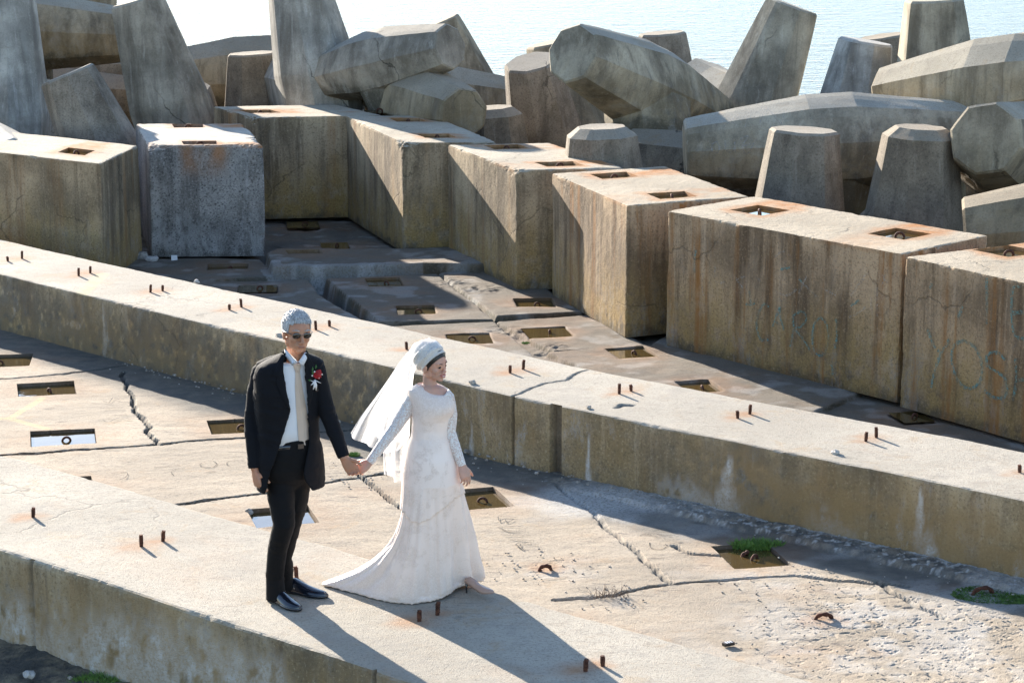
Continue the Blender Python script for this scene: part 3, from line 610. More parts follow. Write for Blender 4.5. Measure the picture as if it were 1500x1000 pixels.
# ---------------------------------------------------------------- ground under the dolosse, front soil, sea
def soil(name, x0, x1, y0, y1, n, hf, mat):
    X, Y = np.meshgrid(np.linspace(x0, x1, n), np.linspace(y0, y1, n)); ids = np.arange(n*n).reshape(n, n)
    z = 0*X.ravel()
    return tag(mesh_np(name, np.stack([X, Y, hf(X, Y)], -1).reshape(-1, 3), np.stack([ids[:-1, :-1], ids[:-1, 1:], ids[1:, 1:], ids[1:, :-1]], -1).reshape(-1, 4), mat, None, {'dark': z}), kind='structure')
M['rubble'] = concrete('rubble_ground', top=(.13, .115, .095), side=(.1, .09, .075), ochre=0, white=.1, seed=12, grain=2.)
soil('breakwater_ground', -45, 45, 17, 40, 260, lambda X, Y: np.where(Y < 28, -.25, -.25-2.6*sst(27, 36, Y))-.6*sst(23.5, 16, Y)*0+.15*fbm(X, Y, seed=7)-.45*sst(20.5, 19.5, Y+X*.55)-.4, M['rubble'])
n = NT('damp_soil'); a = n.noise(5, 8, .7); b = n.noise(28, 6, .7)
n.set(Base_Color=n.mix(n.rng(a, .42, .62), (.045, .042, .035), (.2, .165, .105)), Roughness=.95)
n.set(Base_Color=n.mix(n.mul(n.rng(b, .55, .65), .6), n.mix(n.rng(a, .42, .62), (.05, .047, .04), (.19, .155, .1)), (.03, .03, .022))); n.bump(n.add(a, n.mul(b, .5)), 1., .05); M['soil'] = n.m
def soilh(X, Y):
    t = -side_of(nfront, X, Y); return -.035+.035*sst(.5, .0, t)*(.8+.35*fbm(X*9, Y*9, seed=5))+.02*fbm(X*6, Y*6, seed=4)+.008*fbm(X*30, Y*30, seed=6)-.1*sst(-.3, -.8, t)
soil('soil_ground', -7, 8, 3, 16, 620, lambda X, Y: np.where(side_of(nfront, X, Y) > .3, -.6, soilh(X, Y)), M['soil'])
soil('ground', -400, 400, -300, 24, 40, lambda X, Y: -.75+0*X, M['soil'])
n = NT('sea_water'); g1 = n.noise(1.1, 3, .55, n.mapping((.55, 1.0, 1))); g2 = n.noise(4.2, 3, .6, n.mapping((.6, 1.3, 1)))
n.set(Base_Color=(.12, .20, .26), Roughness=.2, IOR=1.33); n.b.inputs['Specular IOR Level'].default_value = .42
n.bump(n.add(n.mul(g1, .5), n.mul(g2, .6)), 1., .38)
M['sea'] = n.m
tag(MB().add([(-3000, 24, -2.7), (3000, 24, -2.7), (3000, 6000, -2.7), (-3000, 6000, -2.7)], [(0, 1, 2, 3)]).build('sea_water', M['sea']), kind='structure')
# ---------------------------------------------------------------- to real metres
bpy.context.view_layer.update()
_seen = set()
for o in list(COL.objects):
    o.location = Vector(o.location)*KS
    if o.type == 'MESH' and o.data.name not in _seen: _seen.add(o.data.name); o.data.transform(Matrix.Scale(KS, 4))
CAMH *= KS; HW *= KS; HB *= KS
bpy.context.view_layer.update()
# ---------------------------------------------------------------- the couple (real metres from here on)
def fuse(mb, name, mat, voxel=.004, sm=3, parent=None, solid=0., smooth=True, fac=.5):
    """closes a bundle of overlapping shapes into one continuous skin"""
    me = bpy.data.meshes.new(name); me.from_pydata(mb.v, [], mb.f); bm = bmesh.new(); bm.from_mesh(me); bmesh.ops.recalc_face_normals(bm, faces=bm.faces[:]); bm.to_mesh(me); bm.free()
    o = bpy.data.objects.new('tmp', me); COL.objects.link(o)
    if voxel: r = o.modifiers.new('r', 'REMESH'); r.mode = 'VOXEL'; r.voxel_size = voxel
    if sm: s = o.modifiers.new('s', 'SMOOTH'); s.factor = fac; s.iterations = sm
    dg = bpy.context.evaluated_depsgraph_get(); dg.update(); m2 = bpy.data.meshes.new_from_object(o.evaluated_get(dg)); bpy.data.objects.remove(o); m2.name = name
    m2.polygons.foreach_set('use_smooth', [smooth]*len(m2.polygons)); m2.materials.clear()
    return link(name, m2, mat, None)
def displaced(o, fn):
    me = o.data; n = len(me.vertices); co_ = np.empty(n*3, np.float32); me.vertices.foreach_get('co', co_); no = np.empty(n*3, np.float32); me.vertex_normals.foreach_get('vector', no)
    V = co_.reshape(-1, 3); N = no.reshape(-1, 3); V = V+N*fn(V, N)[:, None]; me.vertices.foreach_set('co', V.astype(np.float32).ravel()); me.update()
def setattr_v(o, name, fn):
    me = o.data; n = len(me.vertices); c = np.empty(n*3, np.float32); me.vertices.foreach_get('co', c); a = me.attributes.new(name, 'FLOAT', 'POINT'); a.data.foreach_set('value', fn(c.reshape(-1, 3)).astype(np.float32))
def V3(*a): return Vector(a)
def unit(az, el=0): return V3(math.cos(R(az))*math.cos(R(el)), math.sin(R(az))*math.cos(R(el)), math.sin(R(el)))
def ellipsoid(mb, c, r, fr, n=16, sup=1.):
    L_, F_, U_ = fr; rings = []
    for i in range(1, n):
        a = math.pi*i/n; z = math.cos(a); q = math.sin(a)
        rings.append([c+L_*(r[0]*q*math.cos(b))+F_*(r[1]*q*math.sin(b))+U_*(r[2]*z) for b in [2*math.pi*j/(2*n) for j in range(2*n)]])
    mb.loft(rings)
def frame(az, pitch=0, roll=0):
    f = unit(az, pitch); l = V3(0, 0, 1).cross(f).normalized(); u = f.cross(l).normalized()
    q = Matrix.Rotation(roll, 3, f); return (q@l, f, q@u)        # (towards the person's left, forward, up)
def hand(mb, W, d, nrm, th, s=1., curl=(.5, .7, .4), spread=.05, thumb=(.5, .3), flat=1.):
    d = d.normalized(); nrm = (nrm-d*nrm.dot(d)).normalized(); t = nrm.cross(d).normalized()
    if t.dot(th) < 0: t = -t
    rings = []
    for k, (w, h) in zip((-.15, 0, .25, .55, .85, 1.), ((.027, .021), (.028, .020), (.037, .019), (.042, .017), (.042, .0145), (.037, .009))):
        c = W+d*(.092*s*k); rings.append([c+t*(w*s*math.copysign(abs(math.cos(a))**.75, math.cos(a)))+nrm*(h*s*math.copysign(abs(math.sin(a))**.8, math.sin(a))) for a in [2*math.pi*j/16 for j in range(16)]])
    mb.loft(rings)
    def rot(v, ax, a): return Matrix.Rotation(a, 3, ax)@v
    ax = d.cross(nrm).normalized()
    for k, (o, L, r) in enumerate(((.030, .070, .0087), (.0105, .078, .0090), (-.010, .073, .0085), (-.029, .058, .0074))):
        p = W+d*(.086*s*(1-.06*abs(k-1)))+t*(o*s); v = (d+t*(o*spread*18)).normalized(); pts = [p-v*.02*s, p]; rd = [r*s*1.05, r*s*1.08]
        cc = 0
        for q, (f, c) in enumerate(zip((.45, .31, .24), curl)):
            cc += c*(1+.12*k); vv = rot(v, ax, cc)
            p = p+vv*(L*s*f); pts.append(p); rd.append(r*s*(1-.11*(q+1)))
        mb.tube(pts, rd, 10)
    p = W+d*(.022*s)+t*(.026*s)+nrm*(.004*s); v = (d*.62+t*.68+nrm*.38).normalized(); pts = [p-v*.015*s, p]; rd = [.013*s, .0125*s]
    for f, c, r in ((.036, 0., .0112), (.030, thumb[0], .0098), (.025, thumb[1], .0082)):
        v = (v+d*c*.8+nrm*c*.35).normalized(); p = p+v*(f*s); pts.append(p); rd.append(r*s)
    mb.tube(pts, rd, 10)
def head(mb, C, fr, s=1., fem=False):
    L_, F_, U_ = fr
    def P(l, f, u): return C+(L_*l+F_*f+U_*u)*s
    def E(l, f, u, a, b, c, n=12): ellipsoid(mb, P(l, f, u), (a*s, b*s, c*s), fr, n)
    jw = .046 if fem else .053
    E(0, -.018, .034, .074, .094, .083, 16)                  # skull
    E(0, .022, .018, .064, .068, .078, 14)                   # face mass
    E(0, .034, -.048, jw, .050, .050, 14)                    # jaw
    E(0, .068, -.083, .021, .018, .016)                      # chin
    for sg in (-1, 1):
        E(sg*.034, .050, -.020, .024, .028, .028)            # cheeks
        E(sg*.0725, -.006, -.012, .009, .018, .030)          # ears
        E(sg*.030, .064, .030, .024, .020, .011)             # brow
        E(sg*.013, .094, -.030, .008, .009, .007)            # nostril wings
        E(sg*(.040 if fem else .046), .0, -.050, .018, .035, .033)              # jaw corners
    q = .009 if fem else 0.
    mb.tube([P(0, .084, .020), P(0, .097-q*.6, -.004), P(0, .112-q, -.024), P(0, .105-q*.8, -.032)], [.007*s, (.0085-q*.15)*s, (.0105-q*.25)*s, .006*s], 10)
    E(0, .080, -.052, .024, .014, .017)                      # mouth
    E(0, .090, -.049, .019, .0085, .005); E(0, .088, -.061, .017, .0085, .0055)
# ---- materials of the couple
def skin(name, col, seed=0):
    n = NT(name); a = n.noise(14, 4, .6); b = n.noise(260, 3, .6)
    c = n.mix(n.rng(a, .35, .65), tuple(x*.9 for x in col), (min(1, col[0]*1.1), col[1]*.98, col[2]*.93)); n.set(Base_Color=c, Roughness=.5)
    n.b.inputs['Subsurface Weight'].default_value = .18; n.b.inputs['Subsurface Radius'].default_value = (.9, .3, .15); n.b.inputs['Subsurface Scale'].default_value = .012
    n.bump(b, .25, .0006); return n.m
def cloth(name, col, weave=900, rough=.85, sheen=.3, var=.08, bumpd=.0006):
    n = NT(name); a = n.noise(9, 4, .6); w = n.n('ShaderNodeTexWave'); w.inputs['Scale'].default_value = weave; n.l(n.tc.outputs['Object'], w.inputs[0])
    c = n.mix(n.rng(a, .3, .7), tuple(x*(1-var) for x in col), tuple(x*(1+var) for x in col)); n.set(Base_Color=c, Roughness=rough); n.b.inputs['Sheen Weight'].default_value = sheen; n.b.inputs['Sheen Roughness'].default_value = .4; n.b.inputs['Specular IOR Level'].default_value = .22
    n.bump(n.add(n.noise(45, 5, .65), n.mul(w.outputs['Fac'], .12)), .45, bumpd*6); return n.m
M['skin_m'] = skin('tanned_skin', (.47, .24, .145)); M['skin_f'] = skin('fair_skin', (.56, .33, .245))
M['suit'] = cloth('dark_suit_cloth', (.0055, .006, .0085), sheen=.01); M['trouser'] = cloth('dark_trouser_cloth', (.006, .0055, .006), sheen=.01)
M['shirt'] = cloth('white_shirt_cloth', (.74, .74, .76), sheen=.1, var=.02); M['tie'] = cloth('beige_tie_silk', (.60, .47, .37), rough=.5, var=.04)
M['leather'] = plain('black_polished_leather', (.008, .010, .016), .16, spec=.9); M['glass'] = plain('dark_lens', (.012, .008, .006), .08, spec=.9)
M['frame'] = plain('metal_frame', (.12, .10, .09), .3, metal=.8); M['lips_m'] = plain('lips', (.30, .12, .09), .5); M['lips_f'] = plain('rosy_lips', (.45, .10, .09), .4)
M['teeth'] = plain('teeth', (.8, .78, .72), .3); M['dark'] = plain('dark_line', (.02, .014, .012), .6); M['hair_f'] = plain('black_hair', (.012, .009, .008), .4, noise=.3, scale=300)
n = NT('silver_hair'); hn = n.noise(1, 6, .7, n.mapping((160, 160, 45))); n.set(Base_Color=n.mix(n.rng(hn, .35, .65), (.24, .24, .245), (.66, .655, .645)), Roughness=.55); n.b.inputs['Sheen Weight'].default_value = .4; n.bump(hn, 1., .008); M['hair_m'] = n.m
def sub(parent_obj, o):
    o.data.transform(Matrix.Translation(-Vector(parent_obj.parent.location))); o.parent = parent_obj
# ---- man
YM = float(U(412, 886, HW)[1])+.03
def PM(px, py, dy=0.): return Vector(UY(px, py, YM+dy))
mfr = frame(-64); ML, MF = mfr[0], mfr[1]
man = empty('person', U(415, 880, HW), 'grey haired man in dark suit and sunglasses with a red flower on his lapel', 'man')
SPX = np.linalg.norm(UY(500, 700, YM)-UY(501, 700, YM))       # metres per photo pixel there
def torso_ring(row, a, b, n=48, grow=0., a0=None, a1=None, cols=None):
    cx, dy = cols; c = PM(cx, row, dy); out = []
    al = [2*math.pi*j/n for j in range(n)] if a0 is None else [a0+(a1-a0)*j/(n-1) for j in range(n)]
    for x in al:
        sx, cx_ = math.sin(x), math.cos(x); k = (abs(sx)**2.4+abs(cx_)**2.4)**(-1/2.4)
        out.append(c+ML*((a+grow)*sx*k)+MF*((b+grow)*cx_*k))
    return out
# row, centre column, half width px, half depth m
TR = [(517, 432, 15, .070), (522, 431, 24, .080), (527, 429, 36, .088), (533, 425, 45, .096), (542, 424, 46, .104), (556, 422, 45, .112), (575, 421, 43.5, .118), (600, 421, 42, .116), (622, 422, 40, .108), (645, 423, 40, .108), (668, 425, 41, .112), (690, 426, 42, .116), (703, 426, 42, .116), (714, 426, 42, .114)]
def trow(y):
    T = np.array(TR); return [float(np.interp(y, T[:, 0], T[:, k])) for k in range(4)]
def ring_at(y, n=48, grow=0., a0=None, a1=None): 
    _, cx, hw, b = trow(y); return torso_ring(y, hw*SPX/.93, b, n, grow, a0, a1, (cx, .02))
def alpha_for(y, px, grow=0.):                  # angle on the torso where the photo column px is met on the front
    _, cx, hw, b = trow(y); best = None; a = hw*SPX/.93
    for q in np.linspace(-1.6, 1.6, 321):
        s_, c_ = math.sin(q), math.cos(q); k = (abs(s_)**2.4+abs(c_)**2.4)**(-1/2.4)
        x = cx+((ML*((a+grow)*s_*k)+MF*((b+grow)*c_*k)).x)/SPX; e = abs(x-px)
        if best is None or e < best[0]: best = (e, q)
    return best[1]
body = MB(); 
HC = PM(435, 487, .02); hfr = frame(-67, -7, R(-3)); head(body, HC, hfr, 1.05)
body.tube([PM(433, 540, .05), PM(434, 525, .045), PM(434, 510, .035), PM(434, 498, .03)], [.075, .058, .056, .056], 20)
body.loft([ring_at(y, 32, -.03) for y in (530, 545, 575, 610, 645, 680)])
legs = {'r': [PM(412, 700, .03), PM(414, 745, .0), PM(411, 785, -.02), PM(404, 830, .03), PM(404, 868, .03)], 'l': [PM(436, 695, .06), PM(429, 745, .095), PM(420, 785, .11), PM(414, 830, .16), PM(419, 862, .19)]}
for k in 'rl': body.tube(legs[k], [.05, .045, .038, .034, .03], 14)
armr = [PM(382, 543, .06), PM(374, 580, .05), PM(370, 615, .03), PM(371, 652, -.03), PM(374, 688, -.06)]
arml = [PM(464, 540, .04), PM(471, 572, .04), PM(481, 608, .02), PM(493, 640, -.02), PM(505, 672, -.06)]
for A in (armr, arml): body.tube(A, [.045, .042, .036, .032, .027], 14)
hand(body, armr[-1]+V3(0, 0, -.005), PM(379, 716, -.09)-armr[-1], V3(.75, .55, .1), V3(.4, -1, 0), 1.0, (.35, .6, .5), .03)
HJ = PM(518, 686, -.07)                          # where the hands meet
hand(body, arml[-1]+V3(.0, 0, .0), (PM(519, 691, -.07)-arml[-1]), V3(.35, -.75, -.55), V3(.3, -.4, .9), .98, (.5, .95, .7), .03, (.7, .4))
o = fuse(body, 'body', M['skin_m'], .0036, 4); adopt(man, o)
def head_thing(C, fr, s):
    def P(l, f, u): return C+(fr[0]*l+fr[1]*f+fr[2]*u)*s
    return P
PH = head_thing(HC, hfr, 1.05)
def cap(C, fr, c, r, keep, noise, name, mat, n=44, parent=None):
    """a shell hugging the skull, cut by the rule keep(l, f, u)"""
    V, idx, Fq = [], {}, []
    for i in range(n+1):
        for j in range(2*n):
            a, b = math.pi*i/n, math.pi*j/n; d = (math.sin(a)*math.cos(b), math.sin(a)*math.sin(b), math.cos(a)); l, f, u = [c[k]+r[k]*d[k] for k in range(3)]
            q = noise(l, f, u); V.append((l+d[0]*q, f+d[1]*q, u+d[2]*q))
    for i in range(n):
        for j in range(2*n):
            q = (i*2*n+j, i*2*n+(j+1) % (2*n), (i+1)*2*n+(j+1) % (2*n), (i+1)*2*n+j)
            if all(keep(*V[k]) for k in q): Fq.append(q)
    mb = MB(); mb.add([C+fr[0]*l+fr[1]*f+fr[2]*u for l, f, u in V], Fq); o = mb.build(name, mat, None, True)
    md = o.modifiers.new('t', 'SOLIDIFY'); md.thickness = .006; md.offset = -1
    return o
hr = cap(HC, hfr, (0, -.022, .038), (.085, .104, .093), lambda l, f, u: (u > .070-.25*max(0, abs(l)-.03)+.006*math.sin(l*150) if f > .040 else (u > .0 if f > -.022 else u > -.045)) and f < .078,
    lambda l, f, u: .005*float(fbm(l*30, f*30, u*30, 3, 4))-.001+.004*max(0, u-.06)*8*(.5+float(fbm(l*20+4, f*20, u*20, 2, 8)))+.001, 'hair', M['hair_m'])
adopt(man, hr)
mb = MB()
for i in range(420):                             # loose locks
    a, e = random.uniform(0, 2*math.pi), random.uniform(.15, 1.5); d = (math.cos(a)*math.cos(e), math.sin(a)*math.cos(e), math.sin(e)); l, f, u = [c+r*q for c, r, q in zip((0, -.022, .038), (.0875, .107, .0955), d)]
    if f > .074 or (u < .068 and f > .03) or u < .005: continue
    p = HC+hfr[0]*l+hfr[1]*f+hfr[2]*u; dn = (hfr[0]*d[0]+hfr[1]*d[1]+hfr[2]*d[2]); q = (hfr[0]*random.uniform(-.2, .9)-hfr[1]*random.uniform(.1, .9)); q = (q-dn*q.dot(dn)-dn*.03).normalized()
    mb.tube([p, p+q*.014+dn*.001, p+q*.028-dn*.001], [.0022, .0017, .0004], 4)
adopt(man, mb.build('hair_lock', M['hair_m'], None, True))
mb = MB(); mb.tube([PH(-.01, .094, .014), PH(0, .099, .016), PH(.01, .094, .014)], .0022, 6)
fr_ = mb.build('sunglasses', M['frame'], None, True); adopt(man, fr_)
for sg in (-1, 1):
    mb = MB(); mb.tube([PH(sg*.057, .078, .016), PH(sg*.073, .05, .016), PH(sg*.080, -.004, .010), PH(sg*.078, -.02, .0)], .0025, 6); sub(fr_, mb.build('temple', M['frame'], None, True))
    mb = MB(); ellipsoid(mb, PH(sg*.031, .088, .010), (.026, .006, .0185), hfr, 10); sub(fr_, mb.build('lens', M['glass'], None, True))
mb = MB(); ellipsoid(mb, PH(0, .093, -.055), (.020, .006, .0045), hfr, 8); adopt(man, mb.build('lips', M['lips_m'], None, True))
for sg in (-1, 1): mb = MB(); mb.tube([PH(sg*.014, .088, .036), PH(sg*.034, .084, .040), PH(sg*.05, .070, .036)], [.002, .0035, .0015], 6); adopt(man, mb.build('eyebrow', M['hair_m'], None, True))
# shirt, tie
mb = MB(); mb.loft([ring_at(y, 48, -.014) for y in (530, 533, 537, 545, 560, 580, 600, 625, 648)])
sh = fuse(mb, 'shirt', M['shirt'], 0, 0); adopt(man, sh)
displaced(sh, lambda V, N: .004*fbm(V[:, 0]*14, V[:, 1]*14, V[:, 2]*5, 3, 2)); 
mb = MB()
for sg, pts in ((-1, [(416, 511, .03), (418, 521, -.03), (428, 535, -.095), (436, 530, -.11), (427, 522, -.08), (420, 513, -.03)]), (1, [(449, 516, .0), (449, 525, -.06), (444, 535, -.10), (437, 530, -.11), (442, 523, -.085), (446, 516, -.04)])):
    P0 = [PM(*p) for p in pts]; q = [p+MF*.007 for p in P0]; k = len(P0); mb.add(P0+q, [tuple(range(k))[::-1], tuple(range(k, 2*k))]+[(i, (i+1) % k, (i+1) % k+k, i+k) for i in range(k)])
rings = [[PM(433, y, .04)+ML*(r*1.05*math.sin(a))+MF*(r*math.cos(a))-V3(0, 0, .060*((1+math.cos(a))/2)**1.5) for a in [2*math.pi*j/24 for j in range(24)]] for y, r in ((533, .080), (527, .070), (522, .064))]
mb.loft(rings, cap=False); col_ = mb.build('collar', M['shirt'], None, True); adopt(man, col_)
def on_torso(y, px, g):
    a = alpha_for(y, px, g); return ring_at(y, 2, g, a, a)[0]
mb = MB(); rings = []
for y, x0, x1 in ((529, 433, 441), (532, 432, 442), (537, 434, 441), (541, 434.5, 441), (560, 434, 444), (590, 435.5, 449), (615, 437.5, 453), (640, 439, 455.5), (648, 447, 450)):
    g = -.006 if y < 538 else -.010; m = (x0+x1)/2; th = .010 if y < 538 else .004
    P0 = [on_torso(y, x0, g), on_torso(y, m, g+th), on_torso(y, x1, g), on_torso(y, m, g-.006)]; rings.append(P0)
mb.loft(rings); t_ = mb.build('tie', M['tie'], None, False); adopt(man, t_)
# jacket: open shell round the torso with sleeves
ROWS = [513, 517, 521, 526, 532, 540, 552, 566, 580, 594, 608, 622, 634, 646, 660, 674, 686, 698, 706, 713]
EL = np.array([(513, 418), (530, 417.5), (560, 422), (594, 429), (620, 421), (646, 412), (680, 399.5), (713, 391)])
ER = np.array([(513, 446), (530, 448), (560, 451), (594, 453), (644, 455), (674, 449), (690, 447), (700, 452), (713, 460)])
jk = MB(); grid = []
for y in ROWS:
    g = .012+(.010 if y > 650 else 0); al, ar = alpha_for(y, np.interp(y, EL[:, 0], EL[:, 1]), g), alpha_for(y, np.interp(y, ER[:, 0], ER[:, 1]), g)
    if al > ar-.1: al = ar-.1
    if y < 520: ring_o = ring_at(517, 56, .004+(520-y)*.0006, ar, al+2*math.pi); ring_o = [p+V3(0, 0, (517-y)*SPX) for p in ring_o]
    else: ring_o = ring_at(y, 56, g, ar, al+2*math.pi)
    grid.append(ring_o)
th = .009; inner = [[p-V3(0, 0, .009)-(p-Vector(np.mean([list(q) for q in r], axis=0))).normalized()*th for p in r] for r in grid]
for G in (grid,): pass
k = 56; Vv = [p for r in grid for p in r]+[p for r in inner for p in r]; n0 = len(grid)*k; Fs = []
for i in range(len(grid)-1):
    for j in range(k-1):
        a = i*k+j; Fs.append((a, a+1, a+1+k, a+k)); Fs.append((a+n0, a+k+n0, a+k+1+n0, a+1+n0))
    for j in (0, k-1): a = i*k+j; Fs.append((a, a+k, a+k+n0, a+n0))
for i in (0, len(grid)-1):
    for j in range(k-1): a = i*k+j; Fs.append((a, a+1, a+1+n0, a+n0))
jk.add(Vv, Fs)
def sleeve(A, r):
    pts = []; rr = []
    for i in range(len(A)-1):
        for t in (0, .33, .66): pts.append(A[i].lerp(A[i+1], t)); rr.append(r[i]+(r[i+1]-r[i])*t)
    pts.append(A[-1]); rr.append(r[-1]); jk.tube(pts, rr, 20)
for A_, q in ((armr, (419, 521)), (arml, (449, 522))): jk.tube([PM(q[0], q[1]+3, .04), A_[0].lerp(PM(q[0], q[1]+3, .04), .5)+V3(0, 0, .006), A_[0]+V3(0, 0, .004)], [.036, .050, .056], 16)
sleeve([armr[0]+V3(.035, 0, .03)]+armr[:-1]+[armr[-1]+V3(0, 0, .012)], [.036, .054, .052, .050, .045, .040])
sleeve([arml[0]+V3(-.035, 0, .03)]+arml[:-1]+[arml[-1]+V3(-.004, 0, .012)], [.036, .052, .051, .049, .043, .036])
jo = fuse(jk, 'jacket', M['suit'], .0048, 14)
def wr(V, N):
    z = V[:, 2]; return .0035*fbm(V[:, 0]*16, V[:, 1]*16, z*9, 4, 6)+.013*np.clip(fbm(V[:, 0]*9+z*12, V[:, 1]*9, z*20, 3, 9), 0, 1)*(1-np.abs(N[:, 2]))
displaced(jo, wr); adopt(man, jo)
def lapel(side):
    E_ = EL if side < 0 else ER; rings = []
    for y, w in ((514, 5), (524, 9), (536, 13), (541, 15), (543, 10), (552, 11.5), (566, 9), (580, 5.5), (592, 1.5)):
        x0 = np.interp(y, E_[:, 0], E_[:, 1]); xs = [x0, x0+side*w*.5, x0+side*w]; g = .021
        yy = max(y, 519); dz = V3(0, 0, (yy-y)*SPX)
        P0 = [on_torso(yy, x, g+(.004 if i == 1 else 0))+dz for i, x in enumerate(xs)]; P1 = [on_torso(yy, x, g-.010)+dz for x in xs[::-1]]; rings.append(P0+P1)
    m = MB(); m.loft(rings); return m
for sd in (-1, 1): adopt(man, lapel(sd).build('lapel', M['suit'], None, False))
# trousers, belt, shoes
tr = MB(); tr.loft([torso_ring(y, hw_*SPX/.93, b_, 32, 0, None, None, (cx_, .02)) for y, cx_, hw_, b_ in ((640, 427, 34, .092), (655, 426, 35, .098), (672, 425, 36.5, .104), (686, 424, 36, .10), (698, 424, 31, .088), (709, 424, 22, .06), (718, 424, 12, .03))])
def leg(A, r):
    pts, rr = [], []
    for i in range(len(A)-1):
        for t in (0, .25, .5, .75): pts.append(A[i].lerp(A[i+1], t)); rr.append(r[i]+(r[i+1]-r[i])*t)
    tr.tube(pts+[A[-1]], rr+[r[-1]], 24)
leg([PM(411, 685, .03), PM(412, 730, -.02), PM(416, 768, -.08), PM(406.5, 803, -.01), PM(402.5, 845, .03), PM(404.5, 877, .03)], [.080, .079, .066, .060, .053, .061])
leg([PM(437, 690, .06), PM(433, 730, .09), PM(424, 770, .10), PM(414, 815, .14), PM(416, 845, .19), PM(419, 862, .20)], [.078, .078, .066, .056, .053, .056])
to = fuse(tr, 'trousers', M['trouser'], .0055, 9)
displaced(to, lambda V, N: .0035*fbm(V[:, 0]*12, V[:, 1]*12, V[:, 2]*6, 4, 6)+.014*np.clip(fbm(V[:, 0]*7+V[:, 2]*9, V[:, 1]*7, V[:, 2]*15, 3, 19), 0, 1)*(1-np.abs(N[:, 2]))); adopt(man, to)
mb = MB(); mb.loft([ring_at(y, 48, g) for y, g in ((645, -.020), (646, -.010), (651, -.010), (652, -.020))]); adopt(man, mb.build('belt', M['leather'], None, True))
mb = MB(); p = on_torso(648.5, 442, -.008); mb.box(p, (.018, .006, .014), Matrix.Rotation(R(26), 3, 'Z')); adopt(man, mb.build('buckle', M['frame']))
def shoe(mb, heel, toe, w=.043, up=.0):
    d = (toe-heel); L = d.length; d.normalize(); s_ = V3(0, 0, 1).cross(d).normalized(); rings = []
    for t, ww, h, zb in ((-.02, .55, .5, .0), (.0, .72, .062, 0), (.12, .82, .085, 0), (.28, .86, .088, 0), (.42, .92, .068, 0), (.58, 1.06, .052, 0), (.72, 1.08, .042, 0), (.86, .86, .034, .002), (.95, .58, .028, .004), (1.0, .25, .018, .006)):
        if h == .5: h = .05
        c = heel+d*(L*t); rings.append([c+s_*(w*ww*x)+V3(0, 0, zb+h*z) for x, z in ((-1, 0), (-1.04, .18), (-.98, .45), (-.72, .8), (-.3, .98), (.3, .98), (.72, .8), (.98, .45), (1.04, .18), (1, 0))])
    mb.loft(rings)
    rings = []
    for t, ww in ((-.03, .6), (.03, .85), (.28, .86), (.30, .78), (.44, .85), (.6, 1.12), (.74, 1.14), (.88, .92), (.97, .6), (1.02, .2)):
        c = heel+d*(L*t); rings.append([c+s_*(w*ww*x)+V3(0, 0, z) for x, z in ((-1.03, -.002), (-1.03, .014), (1.03, .014), (1.03, -.002))])
    mb.loft(rings)
for h_, t_ in (((399, 878), (431, 892)), ((420, 866), (456, 872))):
    a, b = Vector(U(*h_, HW)), Vector(U(*t_, HW)); b = a+(b-a).normalized()*.285; a.z = b.z = HW+.008
    mb = MB(); shoe(mb, a-(b-a).normalized()*.02, b); adopt(man, mb.build('shoe', M['leather'], None, True))
# buttonhole flowers
M['rose'] = plain('dark_red_petals', (.36, .006, .012), .6, noise=.3, scale=120); M['leaf'] = plain('green_leaf', (.04, .12, .03), .6); M['ribbon'] = plain('white_ribbon', (.75, .75, .75), .5)
bx_ = on_torso(545, 466, .035)
mb = MB()
for i in range(26):
    a, rr = i*2.4, .003+.0011*i*.7; c = bx_+ML*(rr*math.cos(a))+V3(0, 0, rr*math.sin(a))+MF*(.012-.0004*i); fr2 = frame(-64+random.uniform(-60, 60), random.uniform(-50, 50)); ellipsoid(mb, c, (.011, .003, .010), fr2, 6)
bo = mb.build('boutonniere', M['rose'], None, True); adopt(man, bo)
for px, py, dx, dy, sz in ((460, 541, -.25, 1, .028), (458, 536, .2, 1, .032), (463, 533, .1, 1, .028), (473, 551, .8, .2, .02), (457, 548, -1, .2, .02)):
    mb = MB(); c = on_torso(py+4, px, .032); d = (ML*dx+V3(0, 0, dy)).normalized(); s_ = d.cross(MF); mb.add([c, c+d*sz*.5+s_*.007+MF*.006, c+d*sz, c+d*sz*.5-s_*.007+MF*.006, c+MF*.002], [(0, 1, 2, 3), (0, 3, 2, 1, 4)]); sub(bo, mb.build('leaf', M['leaf'], None, False))
mb = MB()
for (x0, y0), (x1, y1) in (((462, 553), (457, 559)), ((462, 553), (460, 566)), ((463, 553), (470, 559)), ((462, 552), (464, 568)), ((463, 556), (456, 552))):
    mb.tube([on_torso(y0, x0, .034), on_torso((y0+y1)/2, (x0+x1)/2+1, .040), on_torso(y1, x1, .032)], [.006, .007, .003], 6, squash=.4)
sub(bo, mb.build('ribbon', M['ribbon'], None, True))
for x, y in ((459, 545), (470, 541), (462, 540), (468, 550), (472, 546)): mb = MB(); ellipsoid(mb, on_torso(y, x, .042), (.005, .005, .005), mfr, 5); sub(bo, mb.build('bud', M['teeth'], None, True))
mb = MB(); rings = [[on_torso(y, x, .0215) for x in (463, 467, 471, 475)]+[on_torso(y, x, .014) for x in (475, 471, 467, 463)] for y in (568, 571)]; mb.loft(rings); adopt(man, mb.build('pocket', M['dark'], None))
